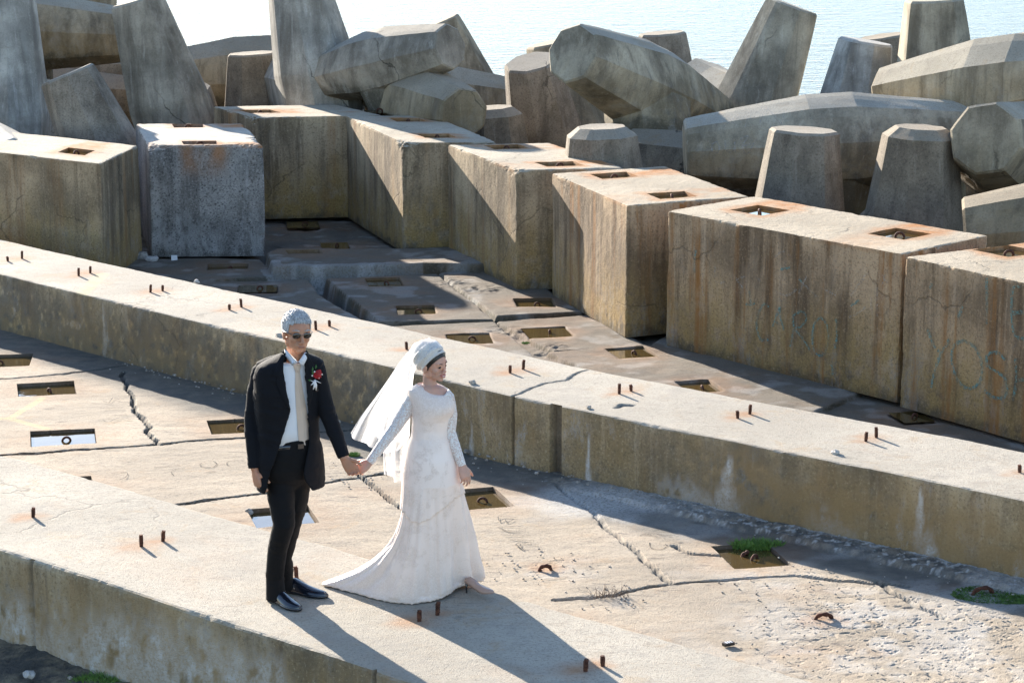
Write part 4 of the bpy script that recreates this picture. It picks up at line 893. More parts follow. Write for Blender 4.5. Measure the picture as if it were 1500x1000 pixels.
# ---- bride
YB = float(U(655, 882, HW)[1])+.05
def PB(px, py, dy=0.): return Vector(UY(px, py, YB+dy))
bride = empty('person', U(650, 876, HW), 'smiling woman in long white lace wedding dress and veil walking on the wall', 'woman')
bfr = frame(-42); BL, BF = bfr[0], bfr[1]
BC = PB(634, 533, .0); bh = frame(-36, -8, R(4)); s_b = .93
body = MB(); head(body, BC, bh, s_b, True)
body.tube([PB(633, 574, .03), PB(630, 566, .02), PB(629, 556, .02), PB(630, 545, .02)], [.060, .042, .039, .042], 18)
BT = [(562, 627, 13, .045), (566, 628, 23, .06), (571, 629, 29, .072), (580, 631, 30, .088), (592, 633, 28.5, .104), (602, 633, 27, .106), (615, 631, 25, .094), (627, 630, 24.5, .088), (640, 630, 26, .094), (655, 630, 30, .108), (672, 631, 34.5, .122), (690, 631.5, 37.5, .130), (704, 631.5, 38.5, .134)]
def brow(y): T = np.array(BT); return [float(np.interp(y, T[:, 0], T[:, k])) for k in range(4)]
def bring(y, n=72, grow=0., scoop=1.):
    _, cx, hw, b = brow(y); c = PB(cx, y, .02); a = hw*SPX; out = []
    for j in range(n):
        t = 2*math.pi*j/n; p = c+V3(1, 0, 0)*((a+grow)*math.cos(t))+V3(0, 1, 0)*((b+grow)*math.sin(t))
        p.z -= scoop*.045*max(0, math.cos(t)*BF.x+math.sin(t)*BF.y)**1.5*float(sst(579, 563, y)); bust = sst(575, 592, y)*sst(612, 598, y); out.append(p+BF*(.022*bust*max(0, (math.cos(t)*BF.x+math.sin(t)*BF.y))**2))
    return out
body.loft([bring(y, 32, g, 0.) for y, g in ((563, -.001), (567, -.003), (572, -.008), (580, -.014), (600, -.014), (627, -.014), (660, -.014), (700, -.014))])
barmr = [PB(608, 579, .03), PB(596, 600, .02), PB(580, 624, -.02), PB(560, 651, -.07), PB(541, 677, -.1)]
barml = [PB(655, 582, .0), PB(660, 606, .02), PB(659, 633, .01), PB(668, 657, -.02), PB(677, 682, -.04)]
for A in (barmr, barml): body.tube(A, [.036, .035, .030, .026, .020], 14)
for A in ([PB(625, 700, .05), PB(610, 790, .1), PB(600, 860, .15)], [PB(642, 700, .06), PB(650, 790, .12), PB(688, 857, .22)]): body.tube(A, [.06, .045, .03], 12)
hand(body, barml[-1], PB(683, 702, -.06)-barml[-1], V3(-.5, .8, 0), V3(.5, -.7, .1), .88, (.35, .5, .35), .05)
hand(body, barmr[-1]+V3(0, 0, 0), (PB(522, 690, -.11)-barmr[-1]), V3(-.1, .75, -.6), V3(-.2, -.5, .8), .88, (.55, .75, .5), .06, (.5, .3))
bo2 = fuse(body, 'body', M['skin_f'], .0034, 5); adopt(bride, bo2)
PF = head_thing(BC, bh, s_b)
for sg in (-1, 1):
    mb = MB(); mb.tube([PF(sg*.016, .081, .006), PF(sg*.028, .084, .0105), PF(sg*.042, .072, .006)], [.0015, .0032, .0012], 6)
    adopt(bride, mb.build('eyelash', M['dark'], None, True))
for sg in (-1, 1): mb = MB(); ellipsoid(mb, PF(sg*.029, .079, .003), (.010, .006, .0036), bh, 8); adopt(bride, mb.build('eye', M['dark'], None, True))
for sg in (-1, 1): mb = MB(); mb.tube([PF(sg*.013, .089, .026), PF(sg*.030, .088, .031), PF(sg*.047, .070, .026)], [.0015, .0026, .001], 6); adopt(bride, mb.build('eyebrow', M['hair_f'], None, True))
mb = MB(); mb.tube([PF(-.026, .080, -.046), PF(-.012, .096, -.0475), PF(0, .0995, -.0475), PF(.012, .096, -.0475), PF(.026, .080, -.046)], [.001, .0032, .0028, .0032, .001], 8)
mb.tube([PF(-.026, .080, -.046), PF(-.013, .094, -.060), PF(0, .098, -.063), PF(.013, .094, -.060), PF(.026, .080, -.046)], [.001, .003, .004, .003, .001], 8); adopt(bride, mb.build('lips', M['lips_f'], None, True))
mb = MB(); mb.tube([PF(-.019, .084, -.050), PF(-.010, .0925, -.0535), PF(0, .095, -.055), PF(.010, .0925, -.0535), PF(.019, .084, -.050)], [.001, .0035, .004, .0035, .001], 8); adopt(bride, mb.build('teeth', M['teeth'], None, True))
C0 = (0, -.019, .035)
def kz(l, f, u): return f*.81-u*.59                # grows towards the face
adopt(bride, cap(BC, bh, C0, (.0755, .0955, .0862), lambda l, f, u: kz(l, f, u) < .021-.10*max(0, abs(l)-.05) and (u > -.03), lambda l, f, u: .001, 'hair', M['hair_f'], 110))
def lace_mat(name, base, thread, sc=60, amt=.8, rough=.6, sheen=.3, attr=False):
    n = NT(name); fine = n.rng(n.noise(sc*2.6, 4, .75), .47, .55); wv = n.n('ShaderNodeTexVoronoi', feature='DISTANCE_TO_EDGE'); wv.inputs['Scale'].default_value = sc*1.7; n.l(n.tc.outputs['Object'], wv.inputs[0])
    net_ = n.rng(wv.outputs['Distance'], .14, .04); fl = n.rng(n.noise(sc*.22, 5, .7, None, .6), .50, .56); f = n.mul(n.math('MAXIMUM', n.mul(net_, .6), fine), amt)
    if attr: f = n.mul(f, n.math('MAXIMUM', n.attr('lace'), fl))
    c = n.mix(f, base, thread); n.set(Base_Color=c, Roughness=n.rng(f, 0, 1, rough*.6, .9)); n.b.inputs['Sheen Weight'].default_value = sheen
    n.bump(f, .6, .003)
    return n.m
M['dress'] = lace_mat('ivory_satin_with_lace', (.92, .76, .67), (.76, .59, .48), 50, .55, rough=.5, attr=True)
M['lace'] = lace_mat('white_lace', (.66, .48, .40), (.88, .84, .80), 60, 1.)
M['wrap'] = lace_mat('beaded_headwrap', (.64, .56, .48), (.78, .74, .69), 110, .8)
def wrapn(l, f, u): return .0095+.004*math.cos(kz(l, f, u)*150)
adopt(bride, cap(BC, bh, (0, -.027, .036), (.076, .0955, .086), lambda l, f, u: kz(l, f, u) < -.001 and u > -.045, wrapn, 'headwrap', M['wrap'], 120))
mb = MB(); ellipsoid(mb, PF(0, -.095, -.018), (.042, .038, .042), bh, 12); bun = mb.build('headwrap_knot', M['wrap'], None, True); displaced(bun, lambda V, N: .006*np.cos(V[:, 2]*170+V[:, 0]*60)); adopt(bride, bun)
# dress: bodice + skirt in one cloth
NC = 220; RW = list(range(563, 704, 4))+[704]
def bring2(y, g):
    return bring(y, NC, g)
rings = [bring2(y, min(.008, .001+(y-562)*.0006)+(.004 if y > 640 else 0)) for y in RW]
hemP = [(180, 463, 857, 0), (195, 487, 861, 0), (222, 553, 880, 0), (247, 601, 886.5, 0), (268, 636, 883, .005), (300, 662, 873, .02), (335, 688, 862, .035), (358, 707, 860, .03), (385, 706, 850, .02), (420, 684, 842, 0), (450, 640, 838, 0), (490, 570, 836, 0), (520, 510, 843, 0), (540, 463, 857, 0)]
ha = np.array([(a, *U(x, y, HW)[:2], dz) for a, x, y, dz in hemP])
base = rings[-1]; NT_ = 70; jj = np.arange(NC)*360./NC; aa = np.where(jj < 180, jj+360, jj)
hx, hy, hz = [np.interp(aa, ha[:, 0], ha[:, k]) for k in (1, 2, 3)]
kk = np.ones(9)/9
def smc(v): return np.convolve(np.r_[v[-8:], v, v[:8]], kk, 'same')[8:-8]
hx, hy = smc(hx), smc(hy)
bx0 = np.array([[p.x, p.y, p.z] for p in base]); cxm, cym = bx0[:, 0].mean(), bx0[:, 1].mean()
left = np.clip(-np.cos(np.radians(aa)), 0, 1); ex = .85+2.1*left**1.2+.35*np.sin(np.radians(aa))**2*0
for i in range(1, NT_+1):
    t = i/NT_; g = t**ex; X = bx0[:, 0]+(hx-bx0[:, 0])*g; Y = bx0[:, 1]+(hy-bx0[:, 1])*g
    zt = HW+.004+hz+.004*np.abs(np.sin(jj*.0174533*34))*1.6; Z = bx0[:, 2]+(zt-bx0[:, 2])*np.minimum(1, t**(.97))
    fo = (.004+.030*t**1.3)*np.sin(np.radians(aa)*9+1.5*np.sin(np.radians(aa)*2)+t*1.2)*(.5+.5*vn(aa/38, 0*aa+2, seed=4))+.010*t**.6*np.sin(np.radians(aa)*23+t*2)*np.clip(vn(aa/22, 0*aa+7, seed=14)+.2, 0, 1)+.008*t*fbm(aa/14, 0*aa+t*4, seed=9)
    dx, dy = X-(cxm+(X.mean()-cxm)), Y-(cym+(Y.mean()-cym)); L = np.hypot(dx, dy)+1e-6
    fall = 1-.6*(t > .97)
    rings.append([V3(a, b, max(c, HW+.003)) for a, b, c in zip(X+dx/L*fo*fall, Y+dy/L*fo*fall, Z+.012*np.sin(np.pi*t)*vn(aa/20, 0*aa+t*6, seed=6))])
mb = MB(); mb.loft(rings, cap=False); dr = mb.build('dress', M['dress'], None, True)
zb = Vector(PB(630, 604)).z
def lacef(V):
    z = V[:, 2]; top = sst(zb-.03, zb+.03, z+.02*fbm(V[:, 0]*30, V[:, 1]*30, seed=3)); hem = sst(HW+.30, HW+.12, z+.12*fbm(V[:, 0]*5, V[:, 1]*5, z*3, 3, 5)); return np.clip(top+hem+.5*sst(.1, .3, fbm(V[:, 0]*9, V[:, 1]*9, z*5, 3, 8)), 0, 1)
setattr_v(dr, 'lace', lacef)
displaced(dr, lambda V, N: .003*fbm(V[:, 0]*20, V[:, 1]*20, V[:, 2]*9, 3, 2)+.004*np.abs(fbm(V[:, 0]*11+V[:, 2]*9, V[:, 1]*11, V[:, 2]*18, 3, 12))*(V[:, 2] > zb-.35)*(V[:, 2] < zb))
md = dr.modifiers.new('t', 'SOLIDIFY'); md.thickness = .003; md.offset = 1; adopt(bride, dr)
# long over-layer ending below the knee in a slanting edge
k0 = RW.index(639); og = rings[k0:k0+10] if False else rings[RW.index(627):len(RW)+46]
mb = MB(); cutx = np.array([(585, 745), (592, 747), (604, 757), (616, 757), (628, 752), (649, 738), (673, 725), (690, 728)])
def outw(r, g):
    c = sum(r, V3(0, 0, 0))/len(r); return [p+V3(p.x-c.x, p.y-c.y, 0).normalized()*g for p in r]
G = [outw(r, -.001+.022*(i/len(og))) for i, r in enumerate(og)]
def proj(p):
    x, y, z = p.x, p.y, p.z-CAMH; dd = y*CT-z*ST; return 750+F*x/dd, 500-F*(y*ST+z*CT)/dd
V_, F_ = [p for r in G for p in r], []
limz = {}
for j in range(NC):
    xx = proj(G[len(og)//2][j])[0]; lim = np.interp(xx, cutx[:, 0], cutx[:, 1]); limz[j] = Vector(PB(xx, lim)).z+.0
for i in range(len(G)-1):
    for j in range(NC):
        q = (i*NC+j, i*NC+(j+1) % NC, (i+1)*NC+(j+1) % NC, (i+1)*NC+j)
        if V_[q[3]].z > limz[j]-.004: F_.append(q)
mb.add(V_, F_); ov = mb.build('overdress', M['dress'], None, True); setattr_v(ov, 'lace', lambda V: np.clip(sst(.0, .25, fbm(V[:, 0]*8, V[:, 1]*8, V[:, 2]*5, 3, 28))*.9, 0, 1)); md = ov.modifiers.new('t', 'SOLIDIFY'); md.thickness = .003; md.offset = 1; adopt(bride, ov)
mb = MB()
for A, rr in ((barmr, [.050, .046, .044, .038, .033, .026]), (barml, [.044, .044, .041, .036, .031, .025])):
    A2 = [A[0]+V3(.02 if A is barmr else -.02, 0, .018)]+A; pts, r2 = [], []
    for i in range(len(A2)-1):
        for t in (0, .33, .66): pts.append(A2[i].lerp(A2[i+1], t)); r2.append(rr[i]+(rr[i+1]-rr[i])*t)
    mb.tube(pts+[A2[-1]], r2+[rr[-1]], 20)
sv_ = fuse(mb, 'sleeves', M['lace'], .004, 3); displaced(sv_, lambda V, N: .002*fbm(V[:, 0]*30, V[:, 1]*30, V[:, 2]*30, 3, 2)); adopt(bride, sv_)
# shoe with a stiletto heel
M['nude'] = plain('nude_leather', (.42, .27, .21), .35)
a, b = Vector(U(685, 869, HW)), Vector(U(718, 879, HW)); mb = MB(); d = (b-a); L = .215; d = d.normalized(); s_ = V3(0, 0, 1).cross(d); rings = []
for t, w_, z0_, z1_ in ((-.04, .018, .075, .10), (.05, .024, .068, .105), (.2, .026, .053, .090), (.4, .026, .030, .060), (.6, .031, .010, .042), (.75, .030, .003, .033), (.9, .019, .002, .024), (1.0, .008, .003, .016)):
    c = a+d*(L*t); c.z = HW+.05*max(0, t); rings.append([c+s_*(w_*x)+V3(0, 0, z0_+(z1_-z0_)*z) for x, z in ((-1, 0), (-1, .5), (-.6, 1), (.6, 1), (1, .5), (1, 0))])
mb.loft(rings); so_ = mb.build('shoe', M['nude'], None, True); adopt(bride, so_)
mb = MB(); mb.tube([a+V3(0, 0, .078)-d*.004, a+V3(0, 0, .03)-d*.010, a+V3(0, 0, .0)-d*.008], [.012, .0055, .0045], 8); hl = mb.build('heel', M['leather'], None, True); sub(so_, hl)
# veil: soft translucent net in two layers
def net(name, col, a0, a1, seed):
    n = NT(name); tr_ = n.n('ShaderNodeBsdfTransparent'); tl = n.n('ShaderNodeBsdfTranslucent'); df = n.n('ShaderNodeBsdfDiffuse'); tl.inputs[0].default_value = rgb(col); df.inputs[0].default_value = rgb(col)
    m1 = n.n('ShaderNodeMixShader'); m1.inputs[0].default_value = .55; n.l(df.outputs[0], m1.inputs[1]); n.l(tl.outputs[0], m1.inputs[2])
    m2 = n.n('ShaderNodeMixShader'); lw = n.n('ShaderNodeLayerWeight'); lw.inputs[0].default_value = .35
    n.l(n.math('ADD', n.rng(lw.outputs['Facing'], 0, .8, a0, a1), n.mul(n.rng(n.noise(260, 2, .5), .4, .6), .06), True), m2.inputs[0]); n.l(tr_.outputs[0], m2.inputs[1]); n.l(m1.outputs[0], m2.inputs[2]); n.l(m2.outputs[0], n.out.inputs[0]); return n.m
M['veil'] = net('white_net', (.9, .9, .9), .30, .92, 0)
def curve(P, t):
    P = np.array(P, float); tt = np.linspace(0, 1, len(P)); return [np.interp(t, tt, P[:, k]) for k in range(P.shape[1])]
def veil(Lc, Rc, seed, nf, amp, dep, sag=0):
    V, Fq = [], []; nu, nv_ = 60, 70
    for i in range(nu):
        t = i/(nu-1); a, b = curve(Lc, t), curve(Rc, t)
        for j in range(nv_):
            s = j/(nv_-1); x, y = a[0]+(b[0]-a[0])*s, a[1]+(b[1]-a[1])*s
            y += sag*math.sin(math.pi*s)*t**5-6*math.sin(math.pi*s)*math.sin(math.pi*t)+2.5*math.sin(s*9+seed)*t
            d = a[2]+(b[2]-a[2])*s+amp*t**.7*math.sin(s*nf+seed+1.2*math.sin(t*3+s*2))+.02*float(vn(s*7, t*3, seed=seed))+dep
            x += 3*t*math.sin(s*nf*1.0+seed+1)
            V.append(PB(x, y, d))
    for i in range(nu-1):
        for j in range(nv_-1): a = i*nv_+j; Fq.append((a, a+1, a+nv_+1, a+nv_))
    m = MB(); m.add(V, Fq); return m
VL = [(622, 497, .0), (603, 508, .10), (585, 529, .14), (567, 555, .18), (547, 582, .22), (526, 608, .26), (511, 632, .28)]
VR = [(640, 501, .02), (618, 520, .10), (606, 548, .14), (603, 580, .16), (601, 610, .17), (600, 640, .18), (585, 658, .2)]
adopt(bride, veil(VL, VR, 1, 20, .05, 0, 13).build('veil', M['veil'], None, True))
VL2 = [(618, 498, .02), (597, 518, .13), (584, 548, .17), (574, 585, .20), (567, 625, .22), (563, 662, .22), (565, 694, .20)]
VR2 = [(636, 500, .03), (614, 524, .11), (605, 552, .13), (603, 590, .14), (602, 628, .15), (600, 664, .16), (597, 697, .16)]
adopt(bride, veil(VL2, VR2, 3, 14, .022, -.015, 8).build('veil', M['veil'], None, True))
VC = [(628, 495, -.06), (606, 503, .06), (596, 520, .1), (588, 540, .12), (578, 565, .14), (560, 600, .18), (548, 640, .2)]
VC2 = [(648, 506, -.0), (628, 508, .09), (612, 528, .12), (607, 548, .13), (604, 580, .15), (600, 610, .16), (596, 650, .17)]
adopt(bride, veil(VC, VC2, 6, 16, .03, .03).build('veil', M['veil'], None, True))
mb = MB(); c_ = cap(BC, bh, (0, -.032, .040), (.086, .105, .100), lambda l, f, u: kz(l, f, u) < -.028 and u > -.04, lambda l, f, u: .004*math.sin(l*60+f*40), 'veil', M['veil'], 40); c_.modifiers.clear(); adopt(bride, c_)

# ---------------------------------------------------------------- small things
def rock(mb, c, r, seed, flat=.7):
    rn = random.Random(seed); bm = bmesh.new(); bmesh.ops.create_icosphere(bm, subdivisions=2, radius=1)
    q = Matrix.Rotation(rn.random()*6, 3, 'Z') @ Matrix.Rotation(rn.random()*3, 3, 'X')
    V = np.array([v.co for v in bm.verts]); k = 1+.45*vn(V[:, 0]*1.6+seed, V[:, 1]*1.6, V[:, 2]*1.6, seed=seed)
    P = [c+(q@Vector(v*kk))*r for v, kk in zip(V, k)]; P = [Vector((p[0], p[1], c[2]+(p[2]-c[2])*flat)) for p in P]
    mb.add(P, [tuple(v.index for v in f.verts) for f in bm.faces]); bm.free()
def one_rock(px, py, z, r, label, mat='stone', cat='stone', group=None, seed=0):
    mb = MB(); c = Vector(U(px, py, z)); c.z += r*.35; rock(mb, c, r, seed+int(px)); o = mb.build('stone', M[mat]); me = o.data; me.transform(Matrix.Translation(-c)); o.location = c; return tag(o, label, cat, group)
one_rock(222, 383, 0, .075, 'pale rock lodged at the foot of the gap beside the pale grey block', 'stone_pale')
one_rock(208, 379, 0, .09, 'dark broken lump in the gap between the two left blocks', 'stone')
one_rock(288, 414, HW, .03, 'small pale stone on the rear edge of the long wall', 'stone_pale')
one_rock(408, 493, HW, .03, 'small grey stone on the wall edge beside the man\'s collar', 'stone')
one_rock(692, 562, HW, .03, 'small dark stone on the wall edge right of the woman\'s face', 'stone')
one_rock(1224, 664, HW, .03, 'tiny white chip on the front edge of the long wall', 'stone_pale')
one_rock(862, 598, HW, .022, 'grey crumb near the wall joint right of the woman', 'stone')
one_rock(42, 990, 0, .035, 'white stone on the dark soil at bottom left', 'stone_pale')
one_rock(365, 752, -.02, .035, 'pinkish stone in the flooded pit behind the man', 'stone')
mb = MB(); q = Matrix.Rotation(.15, 3, 'Z'); mb.box(U(256, 382, .0)+np.array([0, -.03, .035]), (.037, .003, .04), q); tag(mb.build('paper', M['ribbon']), 'small white paper square leaning at the foot of the pale grey block', 'paper')
mb = MB(); c = U(1067, 945, .0); q = Matrix.Rotation(.5, 3, 'Z'); mb.box(c+np.array([0, 0, .012]), (.038, .018, .010), q); lt = mb.build('litter', M['dark']); lt.location = (0, 0, 0); tag(lt, 'small dark box with white stripes lying on the slab at lower right', 'litter')
mb = MB(); 
for k in (-.018, 0, .018): mb.box(c+np.array([k*.88, k*.48, .0235]), (.004, .015, .002), q)
mb.build('label', M['ribbon'], lt)
# gravel along the wall foot and in the broken patches
mb = MB(); rn = random.Random(5); T0 = [np.array(p)*KS for p in mfront]
for i in range(420):
    s = rn.uniform(0, 1); L = path_at(T0, 0)[4]; ss = L*(.35+.62*s); x, y, nx, ny, _ = [float(v) for v in path_at(T0, ss)]; d = -abs(rn.gauss(0, .12))-.02
    rock(mb, Vector((x+nx*d, y+ny*d, rn.uniform(.015, .05) if d > -.2 else .012)), rn.uniform(.003, .013)*(1+(rn.random() < .05)), i)
for (c, r, k) in rub:
    for i in range(int(110*r*k)+20):
        a, q = rn.uniform(0, 6.28), r*KS*math.sqrt(rn.random())*.9; rock(mb, Vector((c[0]*KS+q*math.cos(a), c[1]*KS+q*math.sin(a), .012)), rn.uniform(.003, .009), i)
tag(mb.build('gravel', M['stone']), 'grey crumbs of broken concrete along the wall foot and over the slabs', 'gravel', kind='stuff')
mb = MB()
for i in range(500):
    x, y = rn.uniform(-6, .8), rn.uniform(7, 14); t = -float(side_of([np.array(p)*KS for p in nfront], np.array([x]), np.array([y]))[0])
    if t < .03 or t > .9: continue
    rock(mb, Vector((x, y, float(soilh(np.array([x/KS]), np.array([y/KS]))[0])*KS+.005)), rn.uniform(.004, .018)*(1 if t > .12 else .6), i)
tag(mb.build('gravel', M['stone']), 'pebbles and crumbs on the dark soil below the front wall', 'gravel', kind='stuff')
# grass
def mat_grass(name, a, b):
    n = NT(name); n.set(Base_Color=n.mix(n.rng(n.noise(30), .35, .65), a, b), Roughness=.7); return n.m
M['grass'] = mat_grass('green_grass', (.07, .15, .02), (.15, .27, .04)); M['moss'] = mat_grass('green_moss', (.05, .10, .015), (.10, .19, .03)); M['dry'] = plain('dry_stems', (.14, .10, .07), .9)
def tuft(label, px, py, z, rx, ry, n_, h, mat, seed, name='grass', w=.0035):
    mb = MB(); rn = random.Random(seed); c = Vector(U(px, py, z))
    for i in range(n_):
        a, q = rn.uniform(0, 6.28), math.sqrt(rn.random()); p = c+V3(rx*q*math.cos(a), ry*q*math.sin(a), 0); d = V3(rn.gauss(0, .45), rn.gauss(0, .45), 1).normalized(); s_ = d.cross(V3(rn.random()-.5, rn.random()-.5, 0)).normalized()*w; hh = h*rn.uniform(.5, 1.1)
        b = p+d*hh*.6; e = p+d*hh+V3(d.x, d.y, -.15)*hh*.4; mb.add([p-s_, p+s_, b+s_*.7, b-s_*.7, e], [(0, 1, 2, 3), (3, 2, 4)])
    return tag(mb.build(name, M[mat]), label, 'grass', kind='stuff')
tuft('green tuft growing in the pit below the long wall', 1108, 802, -.03, .19, .08, 1100, .075, 'grass', 1)
tuft('flat green moss around a rusty ring at the right edge', 1462, 872, .0, .32, .2, 7000, .018, 'moss', 2, 'moss', .005)
tuft('bright grass at the bottom left below the front wall', 152, 1003, -.05, .18, .08, 900, .08, 'grass', 3)
tuft('small yellow green weed on the slab behind the joined hands', 519, 667, .0, .05, .04, 260, .035, 'grass', 4, 'weed')
tuft('thin dry twigs scattered on the slab right of the dress', 893, 874, .005, .15, .05, 60, .10, 'dry', 5, 'twigs', .002)
tuft('tiny weed in a joint between channel slabs', 770, 503, .0, .04, .04, 120, .025, 'grass', 6, 'weed')
# eroded rusty lifting eyes standing on the apron
def eye(px, py, rad, rot, label, z=0.):
    c = Vector(U(px, py, z)); mb = MB(); q = Matrix.Rotation(rot, 3, 'Z'); n_ = 18; pts = [c+q@Vector((rad*math.cos(a), .01*math.sin(3*a), rad*math.sin(a)+.0)) for a in [math.pi*(-.1+1.2*i/n_) for i in range(n_+1)]]
    mb.tube(pts, [.014+.003*math.sin(i*1.7) for i in range(n_+1)], 8); o = mb.build('rusty_eye', M['rust'], None, True); me = o.data; me.transform(Matrix.Translation(-c)); o.location = c; return tag(o, label, 'lifting eye')
eye(799, 836, .042, .3, 'corroded iron eye amid rubble on the slab right of the dress')
eye(1207, 911, .06, .1, 'rusty iron arc sticking out of the slab at lower right', -.025)
eye(1440, 876, .08, .25, 'rusty iron arc standing in the green moss', -.02)
eye(1092, 817, .045, 1.0, 'rusty lifting eye in the grassy flooded pit', -.05)
eye(85, 707, .03, .6, 'small rusted stub on the slab left of the half hidden pit')
# chalk and scratched letters
def strokes(name, S, fn, w, mat, parent, sub_=8, own=False):
    """chalk lines: S is a list of polylines in photo columns/rows, fn maps them onto the face"""
    out = []
    for P in S:
        mb = MB(); P = np.array(P, float); k = len(P)
        if k > 2:                              # smooth the line
            t = np.linspace(0, k-1, (k-1)*sub_+1); Q = []
            for a in t:
                i = min(int(a), k-2); f = a-i; p0, p1, p2, p3 = P[max(i-1, 0)], P[i], P[i+1], P[min(i+2, k-1)]
                Q.append(.5*((2*p1)+(-p0+p2)*f+(2*p0-5*p1+4*p2-p3)*f*f+(-p0+3*p1-3*p2+p3)*f**3))
            P = np.array(Q)
        else: P = np.array([P[0]+(P[1]-P[0])*a for a in np.linspace(0, 1, 8)])
        W = [q for q in (fn(*p) for p in P) if q is not None]; L_, R_ = [], []
        if len(W) < 3 or max((a[0]-b[0]).length for a, b in zip(W[1:], W[:-1])) > .25: continue
        for i in range(len(W)):
            d = (W[min(i+1, len(W)-1)][0]-W[max(i-1, 0)][0]).normalized(); s_ = W[i][1].cross(d).normalized(); ww = w*(.6+.5*abs(float(vn(i*.7, px_seed(P[0]), seed=3))))
            L_.append(W[i][0]+s_*ww); R_.append(W[i][0]-s_*ww)
        m = len(W); mb.add(L_+R_, [(i, i+1, m+i+1, m+i) for i in range(m-1)])
        o = mb.build(name, mat, None); out.append(o)
        if own: o.parent = parent
        elif parent: adopt(parent, o)
    return out
def px_seed(p): return float(p[0]*.37+p[1]*.11)
def chalk(name, col, lo=.42, hi=.62, sc=110, mx=.8):
    n = NT(name); n.set(Base_Color=col, Roughness=1.); n.l(n.mul(n.rng(n.noise(sc, 5, .7), lo, hi), n.rng(n.noise(7, 3, .6), .3, .55, .35, 1.), mx), n.b.inputs['Alpha']); return n.m
M['teal'] = chalk('teal_chalk', (.10, .22, .21), .40, .60, 60, .75); M['pale'] = chalk('pale_chalk', (.42, .42, .40), .46, .64, 110, .6); M['scr'] = chalk('scratch', (.5, .47, .43), .4, .6, 110, .55)
def face_fn(N, Lp):
    N, Lp = Vector((*N, 0))*1, Vector((*Lp, 0)); e = (Lp-N).normalized(); nn = e.cross(V3(0, 0, 1)).normalized()
    if nn.dot(Vector((0, 0, 0))-N) < 0: nn = -nn
    def f(px, py):
        w = Vector(ray(px, py)); o = V3(0, 0, CAMH); t = (N-o).dot(nn)/w.dot(nn); return o+w*t+nn*.017, nn
    return f
fF = face_fn(U(1322, 372, HB)[:2], U(978, 309, HB)[:2]); fG = face_fn(U(1326, 376, HB)[:2], U(1706, 458, HB)[:2])
def z1(x, y, s=4.166, ox=960, oy=320): return (ox+x/s, oy+y/s)
A = lambda *p: [z1(*q) for q in p]
strokes('chalk_stroke', [A((245, 330), (248, 250), (255, 190)), A((700, 540), (670, 520), (632, 590), (628, 680), (655, 740), (700, 735)), A((722, 660), (765, 545), (770, 600), (790, 680)), A((738, 632), (785, 640)),
    A((850, 590), (848, 680), (830, 780)), A((850, 590), (900, 565), (930, 610), (890, 660), (850, 665), (900, 720), (950, 800)), A((1010, 605), (975, 650), (965, 740), (985, 820), (1030, 830), (1060, 760), (1058, 660), (1020, 605), (1000, 610)),
    A((1110, 610), (1115, 700), (1105, 790)), A((555, 520), (590, 525), (615, 515)), A((580, 440), (590, 520)), A((1080, 885), (1090, 940), (1075, 950)), A((885, 365), (900, 390)), A((770, 310), (830, 300)), A((1200, 530), (1250, 500))], fF, .015, M['teal'], bF[0])
strokes('chalk_stroke', [A((300, 470), (290, 380), (300, 335)), A((372, 280), (375, 385), (430, 388)), A((500, 370), (560, 350)), A((500, 370), (540, 420)), A((620, 360), (650, 380)), A((770, 460), (820, 465), (870, 430)), A((880, 370), (1000, 480)), A((880, 460), (930, 350)),
    A((1030, 430), (1110, 465)), A((1200, 470), (1300, 330)), A((1320, 460), (1330, 590)), A((1360, 420), (1362, 600)), A((1390, 340), (1420, 390)), A((1410, 340), (1390, 420)), A((740, 230), (790, 200), (840, 240)), A((1190, 600), (1240, 580), (1290, 540))], fF, .012, M['pale'], bF[0])
B = lambda *p: [z1(x, y, 3.125, 1300, 340) for x, y in p]
strokes('chalk_stroke', [B((190, 445), (215, 510), (245, 550)), B((290, 490), (240, 580), (205, 710)), B((355, 495), (310, 520), (300, 590), (330, 680), (380, 715), (430, 680), (435, 590), (400, 520), (350, 495)),
    B((545, 585), (510, 550), (465, 560), (465, 610), (510, 640), (550, 680), (545, 750), (490, 755), (450, 720)), B((592, 575), (595, 680), (580, 770)), B((650, 570), (640, 760)), B((592, 680), (645, 670)), B((200, 260), (210, 230)), B((460, 210), (462, 340), (460, 420)), B((620, 250), (580, 260), (575, 380), (590, 470), (640, 490)), B((578, 370), (630, 365)), B((330, 390), (350, 340))], fG, .020, M['teal'], bG[0])
dz_ = dol[20]; c20 = Vector(UY(1060, 205, 20.95*KS)); 
def f20(dy):
    def f(px, py): return Vector(UY(px, py, dy)), V3(0, -1, 0)
    return f
def on_obj(o, off=.006):
    dg = bpy.context.evaluated_depsgraph_get(); Mi = o.matrix_world.inverted()
    def f(px, py):
        a = Mi@V3(0, 0, CAMH); d = (Mi.to_3x3()@Vector(ray(px, py))).normalized(); ok, loc, nn, _ = o.ray_cast(a, d)
        if not ok: return None
        p = o.matrix_world@loc; nn = o.matrix_world.to_3x3()@nn; return p+nn*off-Vector(o.location), nn
    return f
bpy.context.view_layer.update()
C_ = lambda *p: [z1(x, y, 5., 990, 138) for x, y in p]
fo = on_obj(dz_)
so1 = strokes('scratched_stroke', [C_((345, 150), (440, 225)), C_((350, 240), (455, 150)), C_((545, 110), (505, 245)), C_((610, 225), (660, 95)), C_((660, 95), (770, 225)), C_((600, 170), (560, 175)), C_((770, 225), (800, 140))], fo, .007, M['scr'], dz_, own=True)
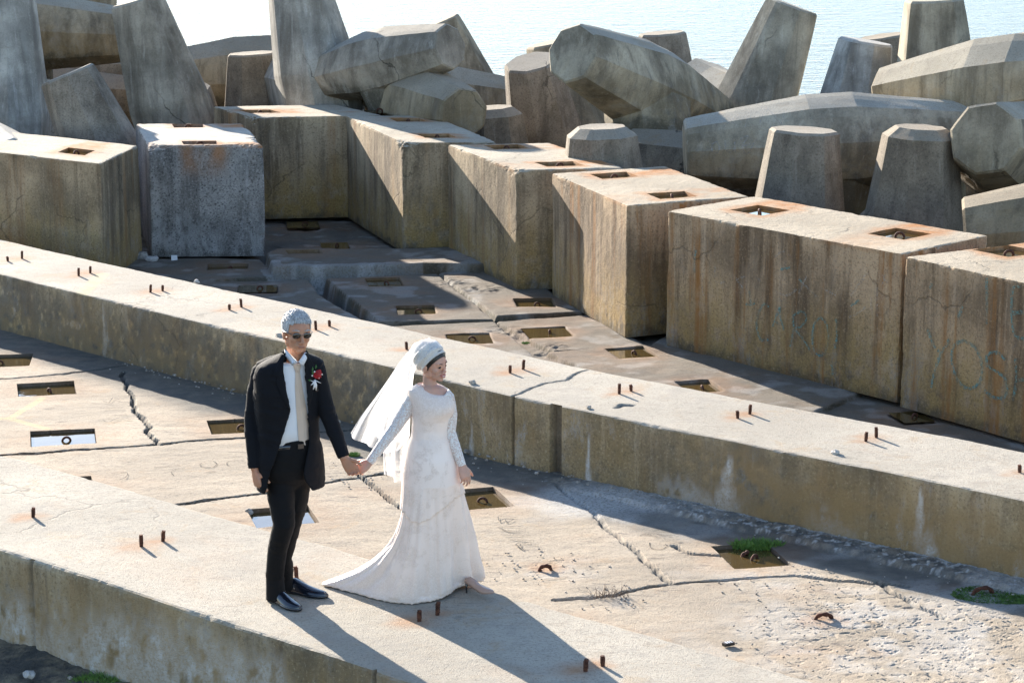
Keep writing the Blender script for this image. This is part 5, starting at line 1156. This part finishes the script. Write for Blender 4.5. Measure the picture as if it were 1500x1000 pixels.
so2 = strokes('chalk_stroke', [C_((300, 350), (265, 370), (265, 410), (300, 430), (320, 395), (300, 350)), C_((360, 350), (365, 400), (390, 425), (425, 405), (430, 350)), C_((430, 350), (435, 430)), C_((480, 370), (520, 440), (590, 330)), C_((470, 330), (530, 310), (490, 380), (570, 360))], fo, .009, M['scr'], dz_, own=True)
# writing once drawn in the wet slab
M['ink'] = chalk('incised_line', (.05, .045, .04), .34, .5, 60, .9)
def gnd(px, py): return Vector(U(px, py, .012)), V3(0, 0, 1)
D = lambda *p: [z1(x, y, 4.166, 660, 700) for x, y in p]
s_ = strokes('incised_stroke', [D((290, 235), (330, 232), (400, 240)), D((290, 235), (300, 262), (330, 248), (345, 268), (385, 250)), D((268, 288), (445, 296)), D((290, 300), (350, 322)), D((300, 345), (490, 345)), D((340, 320), (420, 322)), D((350, 368), (510, 382)), D((400, 405), (440, 432), (430, 400), (540, 405)), D((398, 408), (415, 395), (500, 392)),
    D((1155, 350), (1190, 340), (1240, 352), (1310, 365)), D((1215, 392), (1225, 425), (1280, 435), (1320, 415), (1310, 400)), D((1260, 340), (1350, 352)), D((1210, 490), (1310, 485))], gnd, .006, M['ink'], bpy.data.objects['apron_floor'], own=True)
Ee = lambda *p: [z1(x, y, 4.166, 0, 490) for x, y in p]
s_ = strokes('incised_stroke', [Ee((630, 405), (665, 412), (690, 385), (730, 395)), Ee((630, 450), (690, 445), (755, 445)), Ee((650, 490), (720, 488), (770, 480)), Ee((625, 520), (660, 530), (730, 505), (800, 515)), Ee((680, 845), (740, 835), (778, 845), (765, 868), (730, 885)), Ee((940, 808), (1100, 795)), Ee((1130, 815), (1085, 815), (1045, 835), (1060, 858)), Ee((1250, 775), (1220, 790), (1240, 805), (1300, 805), (1322, 785), (1290, 768), (1250, 775)), Ee((1255, 840), (1315, 830)), Ee((1500, 765), (1400, 770), (1385, 790), (1400, 800))], gnd, .006, M['ink'], bpy.data.objects['apron_floor'], own=True)

# ---------------------------------------------------------------- camera, sun, sky
cam = bpy.data.cameras.new('camera'); co = bpy.data.objects.new('camera', cam); COL.objects.link(co)
co.location = (0, 0, CAMH); co.rotation_euler = (math.pi/2-TH, 0, 0); cam.sensor_width = 36; cam.lens = 36*F/1500; cam.clip_end = 10000; cam.clip_start = .1
SC.camera = co
SUN_EL, SUN_AZ = R(17), R(119)              # towards the sun: measured from +x, counter-clockwise
sl = bpy.data.lights.new('sun', 'SUN'); sl.energy = 5.; sl.angle = R(.5); sl.color = (1., .915, .80)
so = bpy.data.objects.new('sun', sl); COL.objects.link(so)
dv = Vector((math.cos(SUN_EL)*math.cos(SUN_AZ), math.cos(SUN_EL)*math.sin(SUN_AZ), math.sin(SUN_EL)))
so.rotation_euler = dv.to_track_quat('Z', 'Y').to_euler(); so.location = dv*30
w = bpy.data.worlds.new('World'); SC.world = w; w.use_nodes = True; wt = w.node_tree
bg = wt.nodes['Background']; sky = wt.nodes.new('ShaderNodeTexSky'); sky.sky_type = 'NISHITA'; sky.sun_disc = False
sky.sun_elevation = SUN_EL; sky.sun_rotation = math.pi/2-SUN_AZ; sky.air_density = 1.; sky.dust_density = .3; sky.ozone_density = 1.
tn = wt.nodes.new('ShaderNodeMix'); tn.data_type = 'RGBA'; tn.blend_type = 'MULTIPLY'; tn.inputs[0].default_value = 1; tn.inputs[7].default_value = (.94, .98, 1.08, 1)
wt.links.new(sky.outputs[0], tn.inputs[6]); wt.links.new(tn.outputs[2], bg.inputs[0]); bg.inputs[1].default_value = .094
SC.view_settings.view_transform = 'Standard'; SC.view_settings.look = 'None'; SC.view_settings.exposure = 1.82; SC.view_settings.gamma = 1
